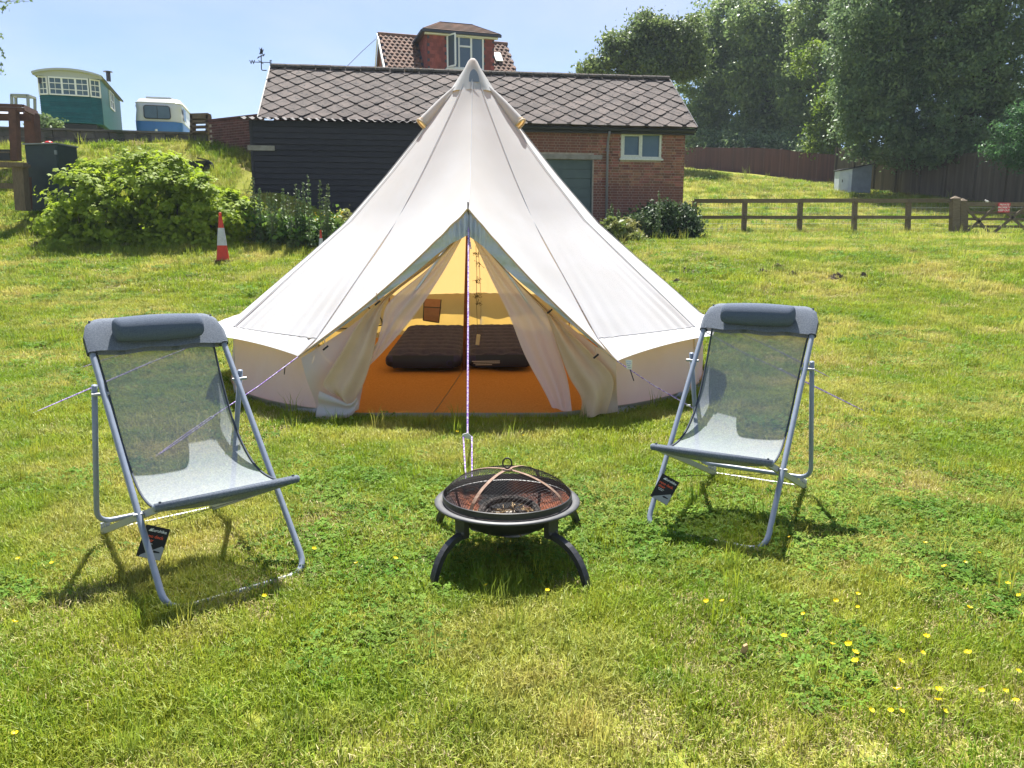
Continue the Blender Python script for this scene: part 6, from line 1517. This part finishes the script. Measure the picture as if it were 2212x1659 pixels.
def scatter(name, P, scale, idx, meshes, cat, label):
    cl_ = bpy.data.collections.new('source '+name)
    for i, me in enumerate(meshes): cl_.objects.link(bpy.data.objects.new('%s source %02d' % (name, i), me))
    me = bpy.data.meshes.new(name); n = len(P); me.vertices.add(n); me.vertices.foreach_set('co', np.asarray(P, np.float32).ravel())
    a = me.attributes.new('sc', 'FLOAT', 'POINT'); a.data.foreach_set('value', np.asarray(scale, np.float32))
    a = me.attributes.new('rz', 'FLOAT', 'POINT'); a.data.foreach_set('value', rng.uniform(0, 6.283, n).astype(np.float32))
    a = me.attributes.new('ix', 'INT', 'POINT'); a.data.foreach_set('value', np.asarray(idx, np.int32))
    me.update(); o = link(name, me); tag(o, label, cat, kind='stuff')
    ng = bpy.data.node_groups.new(name, 'GeometryNodeTree')
    ng.interface.new_socket('Geometry', in_out='INPUT', socket_type='NodeSocketGeometry'); ng.interface.new_socket('Geometry', in_out='OUTPUT', socket_type='NodeSocketGeometry')
    N = ng.nodes.new; K = ng.links.new
    gi, go, ip, ci = N('NodeGroupInput'), N('NodeGroupOutput'), N('GeometryNodeInstanceOnPoints'), N('GeometryNodeCollectionInfo')
    ci.inputs['Collection'].default_value = cl_; ci.inputs['Separate Children'].default_value = True; ci.inputs['Reset Children'].default_value = True
    ip.inputs['Pick Instance'].default_value = True
    def att(nm, ty): q = N('GeometryNodeInputNamedAttribute'); q.data_type = ty; q.inputs['Name'].default_value = nm; return q.outputs['Attribute']
    cx = N('ShaderNodeCombineXYZ'); K(att('rz', 'FLOAT'), cx.inputs[2]); er = N('FunctionNodeEulerToRotation'); K(cx.outputs[0], er.inputs[0])
    K(gi.outputs[0], ip.inputs['Points']); K(ci.outputs[0], ip.inputs['Instance']); K(att('ix', 'INT'), ip.inputs['Instance Index']); K(er.outputs[0], ip.inputs['Rotation']); K(att('sc', 'FLOAT'), ip.inputs['Scale']); K(ip.outputs[0], go.inputs[0])
    md = o.modifiers.new('scatter', 'NODES'); md.node_group = ng
    return o
def vnoise(x, y, s, seed):
    r = np.random.default_rng(seed); g = r.random((256, 256)); xi, yi = x*s+1000, y*s+1000; x0, y0 = np.floor(xi).astype(int), np.floor(yi).astype(int); fx, fy = xi-x0, yi-y0; fx = fx*fx*(3-2*fx); fy = fy*fy*(3-2*fy)
    a = g[x0 % 256, y0 % 256]; b = g[(x0+1) % 256, y0 % 256]; c = g[x0 % 256, (y0+1) % 256]; d = g[(x0+1) % 256, (y0+1) % 256]
    return (a*(1-fx)+b*fx)*(1-fy)+(c*(1-fx)+d*fx)*fy
def field(y0, y1, dens, margin=1.0):
    """points over the visible wedge of lawn between two depths"""
    w1 = y1*.80+margin; n = int(dens*2*w1*(y1-y0)); x = rng.uniform(-w1, w1, n); y = rng.uniform(y0, y1, n); k = np.abs(x) < y*.80+margin; x, y = x[k], y[k]
    # nothing grows under the tent floor, walls, paving or shed
    keep = ~(((x-TC.x)**2+(y-TC.y)**2 < 2.40**2) & (y > 5.77))
    return x[keep], y[keep]
lush = [blade_mesh('lawn', 42, .065, .025, .062, .0042, .9, MT['blade']) for _ in range(5)]
drym = [blade_mesh('lawn', 26, .07, .02, .055, .0032, 1.3, MT['blade_dry'], .6) for _ in range(3)]
flat = [blade_mesh('lawn', 34, .07, .012, .030, .0036, 2.0, MT['thatch'], .3) for _ in range(2)]
tall = [blade_mesh('lawn', 16, .04, .08, .17, .0045, .55, MT['blade']) for _ in range(3)]
clov = [clover_mesh('lawn', 22, .075, .0115, MT['clover']) for _ in range(4)]
lawn_meshes = lush+drym+flat+tall+clov
Ps, Ss, Is = [], [], []
for (y0, y1, dens, sc0) in ((1.2, 3.2, 900, .86), (3.2, 5.0, 640, .95), (5.0, 8.0, 350, 1.2), (8.0, 13.0, 180, 1.6), (13.0, 21, 74, 2.2), (21, 34, 20, 3.0), (34, 48, 8, 4.0)):
    x, y = field(y0, y1, dens, .5 if y0 < 8 else 1.5)
    if y0 > 15: 
        k = (x > 3.5) | (x < -7.2) | (y < 19.5); x, y = x[k], y[k]
    if y0 >= 21: k = (x > 5) | ((x < -7.5) & (y < 24.7)); x, y = x[k], y[k]
    n = len(x); dry = vnoise(x, y, .9, 3)*.55+vnoise(x, y, 3.1, 4)*.45; clv = vnoise(x, y, .55, 5)*.6+vnoise(x, y, 2.2, 6)*.4
    u = rng.random(n); near = np.clip((4.6-y)/2.2, 0, 1)
    pdry = np.clip((dry-.44)*2.2, .04, .5); pclv = np.clip((clv-.40)*3.0, 0, .85)*(.25+.75*near)
    ix = rng.integers(0, 5, n)
    ix = np.where(u < pdry*.6, 5+rng.integers(0, 3, n), ix); ix = np.where((u >= pdry*.6) & (u < pdry), 8+rng.integers(0, 2, n), ix)
    u2 = rng.random(n); ix = np.where(u2 < pclv*(1-pdry*.6), 13+rng.integers(0, 4, n), ix); ix = np.where((u2 > .985), 10+rng.integers(0, 3, n), ix)
    Ps.append(np.stack([x, y, gz(x, y)], 1)); Ss.append(sc0*rng.uniform(.7, 1.25, n)); Is.append(ix)
# longer tufts along walls, fence and bush feet
def tufts(pts, n, spread, s0):
    q = np.array(pts)[rng.integers(0, len(pts), n)]; x = q[:, 0]+rng.normal(0, spread, n); y = q[:, 1]+rng.normal(0, spread, n); return x, y, np.full(n, s0)*rng.uniform(.6, 1.3, n)
foot = [(TC.x+2.50*math.sin(rad(a)), TC.y-2.50*math.cos(rad(a))) for a in np.linspace(-75, 75, 60) if abs(a) > 24]+[(x, 5.70) for x in np.linspace(-1.3, .5, 10)]
fe = [(x, 25.9) for x in np.linspace(6.2, 15.5, 80)]; bu = [(x, 17.0+random.uniform(-.2, .3)) for x in np.linspace(-10.6, -3.6, 90)]; mo = [(x, y) for x in np.linspace(-11, -7.6, 30) for y in np.linspace(20.5, 24.4, 12)]
for pts, n, sp_, s0 in ((foot, 300, .05, .5), (fe, 420, .22, 1.5), (bu, 500, .25, 1.3), (mo, 700, .3, 1.4)):
    x, y, s = tufts(pts, n, sp_, s0); keep = ~(((x-TC.x)**2+(y-TC.y)**2 < 2.42**2) & (y > 5.75)); x, y, s = x[keep], y[keep], s[keep]; Ps.append(np.stack([x, y, gz(x, y)], 1)); Ss.append(s); Is.append(10+rng.integers(0, 3, len(x)))
P = np.concatenate(Ps); S_ = np.concatenate(Ss); I = np.concatenate(Is)
scatter('lawn_grass', P, S_, I, lawn_meshes, 'grass', 'short patchy green and straw-coloured lawn grass with clover')

# buttercups
bc = [(2200+a/2.074, 1600+b/2.074) for a, b in ((8, 690), (112, 706), (512, 915), (545, 255), (635, 805), (845, 697), (988, 656), (822, 985), (928, 982), (968, 1026), (970, 1105), (1262, 1092), (1398, 1070), (1242, 1282), (1068, 1446), (1197, 1432), (1265, 1410), (1500, 1384), (1545, 1418), (1508, 1295), (1430, 938), (1548, 463), (1680, 430), (1775, 348), (1428, 283), (1705, 740), (1955, 583), (2028, 650), (1695, 1067), (2020, 1158), (1780, 1324), (1935, 1322), (2005, 1366))]
bc = [(a/1.4467, b/1.4467) for a, b in bc]+[(573, 1320), (770, 1247), (855, 1245), (1182, 1308), (1228, 1230), (680, 1218), (44, 1245), (115, 1245), (36, 1388), (40, 1653), (1130, 960), (1050, 1300), (940, 925), (988, 950), (1850, 1350)]
pet = []
def flower_mesh():
    m = MB(); 
    for q in range(5):
        a = q*1.2566; d = Vector((math.cos(a), math.sin(a), 0)); e = Vector((-d.y, d.x, 0)); s = .0105
        m.add([(0, 0, 0), d*s*.6-e*s*.5+Vector((0, 0, .003)), d*s*1.1-e*s*.42+Vector((0, 0, .007)), d*s*1.1+e*s*.42+Vector((0, 0, .007)), d*s*.6+e*s*.5+Vector((0, 0, .003))], [(0, 1, 2, 3, 4)])
    me = bpy.data.meshes.new('petals'); me.from_pydata([tuple(Vector(v)) for v in m.v], [], m.f); me.materials.append(MT['yellow']); return me
fm = flower_mesh(); sm_ = MB().tube([(0, 0, -.07), (.004, 0, -.03), (0, 0, 0)], .0011, 4); stm = bpy.data.meshes.new('stem'); stm.from_pydata(sm_.v, [], sm_.f); stm.materials.append(MT['stem'])
for (x, y) in bc:
    p = on_ground(x, y, 1.2, 12); t = thing('buttercup', 'small yellow buttercup flowering in the short grass', 'flower', p+Vector((0, 0, .055)), random.uniform(0, 6), 'buttercups in the lawn')
    o = link('petals', fm, t); o.rotation_euler = (random.uniform(-.5, .5), random.uniform(-.5, .5), 0); o.scale = [random.uniform(.6, .95)]*3; link('stem', stm, t)
# wood chip
MT['chip'] = mat('pale split wood', (.50, .34, .18), (.40, .25, .12), 30, rough=.9)
p = on_ground(1600, 1430, 1.2, 8); o = MB().prism([(-.006, 0, 0), (.008, 0, 0), (.012, 0, .045), (.004, 0, .058), (-.007, 0, .05)], (0, .008, 0)).build('wood_chip', MT['chip']); o.location = p+Vector((0, 0, .005)); o.rotation_euler = (.25, .15, .3); tag(o, 'pale split wood chip sticking up in the front lawn', 'wood chip')

# ---------------------------------------------------------------- thin even haze volume added to lift distant tones like lens veil
hz = bpy.data.materials.new('lens veil haze'); hz.use_nodes = True; nt = hz.node_tree; nt.nodes.clear()
ho = nt.nodes.new('ShaderNodeOutputMaterial'); pv = nt.nodes.new('ShaderNodeVolumePrincipled')
pv.inputs['Color'].default_value = (.74, .86, 1.0, 1); pv.inputs['Density'].default_value = .0005; pv.inputs['Anisotropy'].default_value = 0.0
nt.links.new(pv.outputs[0], ho.inputs['Volume'])
haze = MB().box((0, 180, 14), (860, 500, 38)).build('haze', hz); tag(haze, 'thin pale lens veil haze added to lift distant tones', 'haze', kind='stuff')
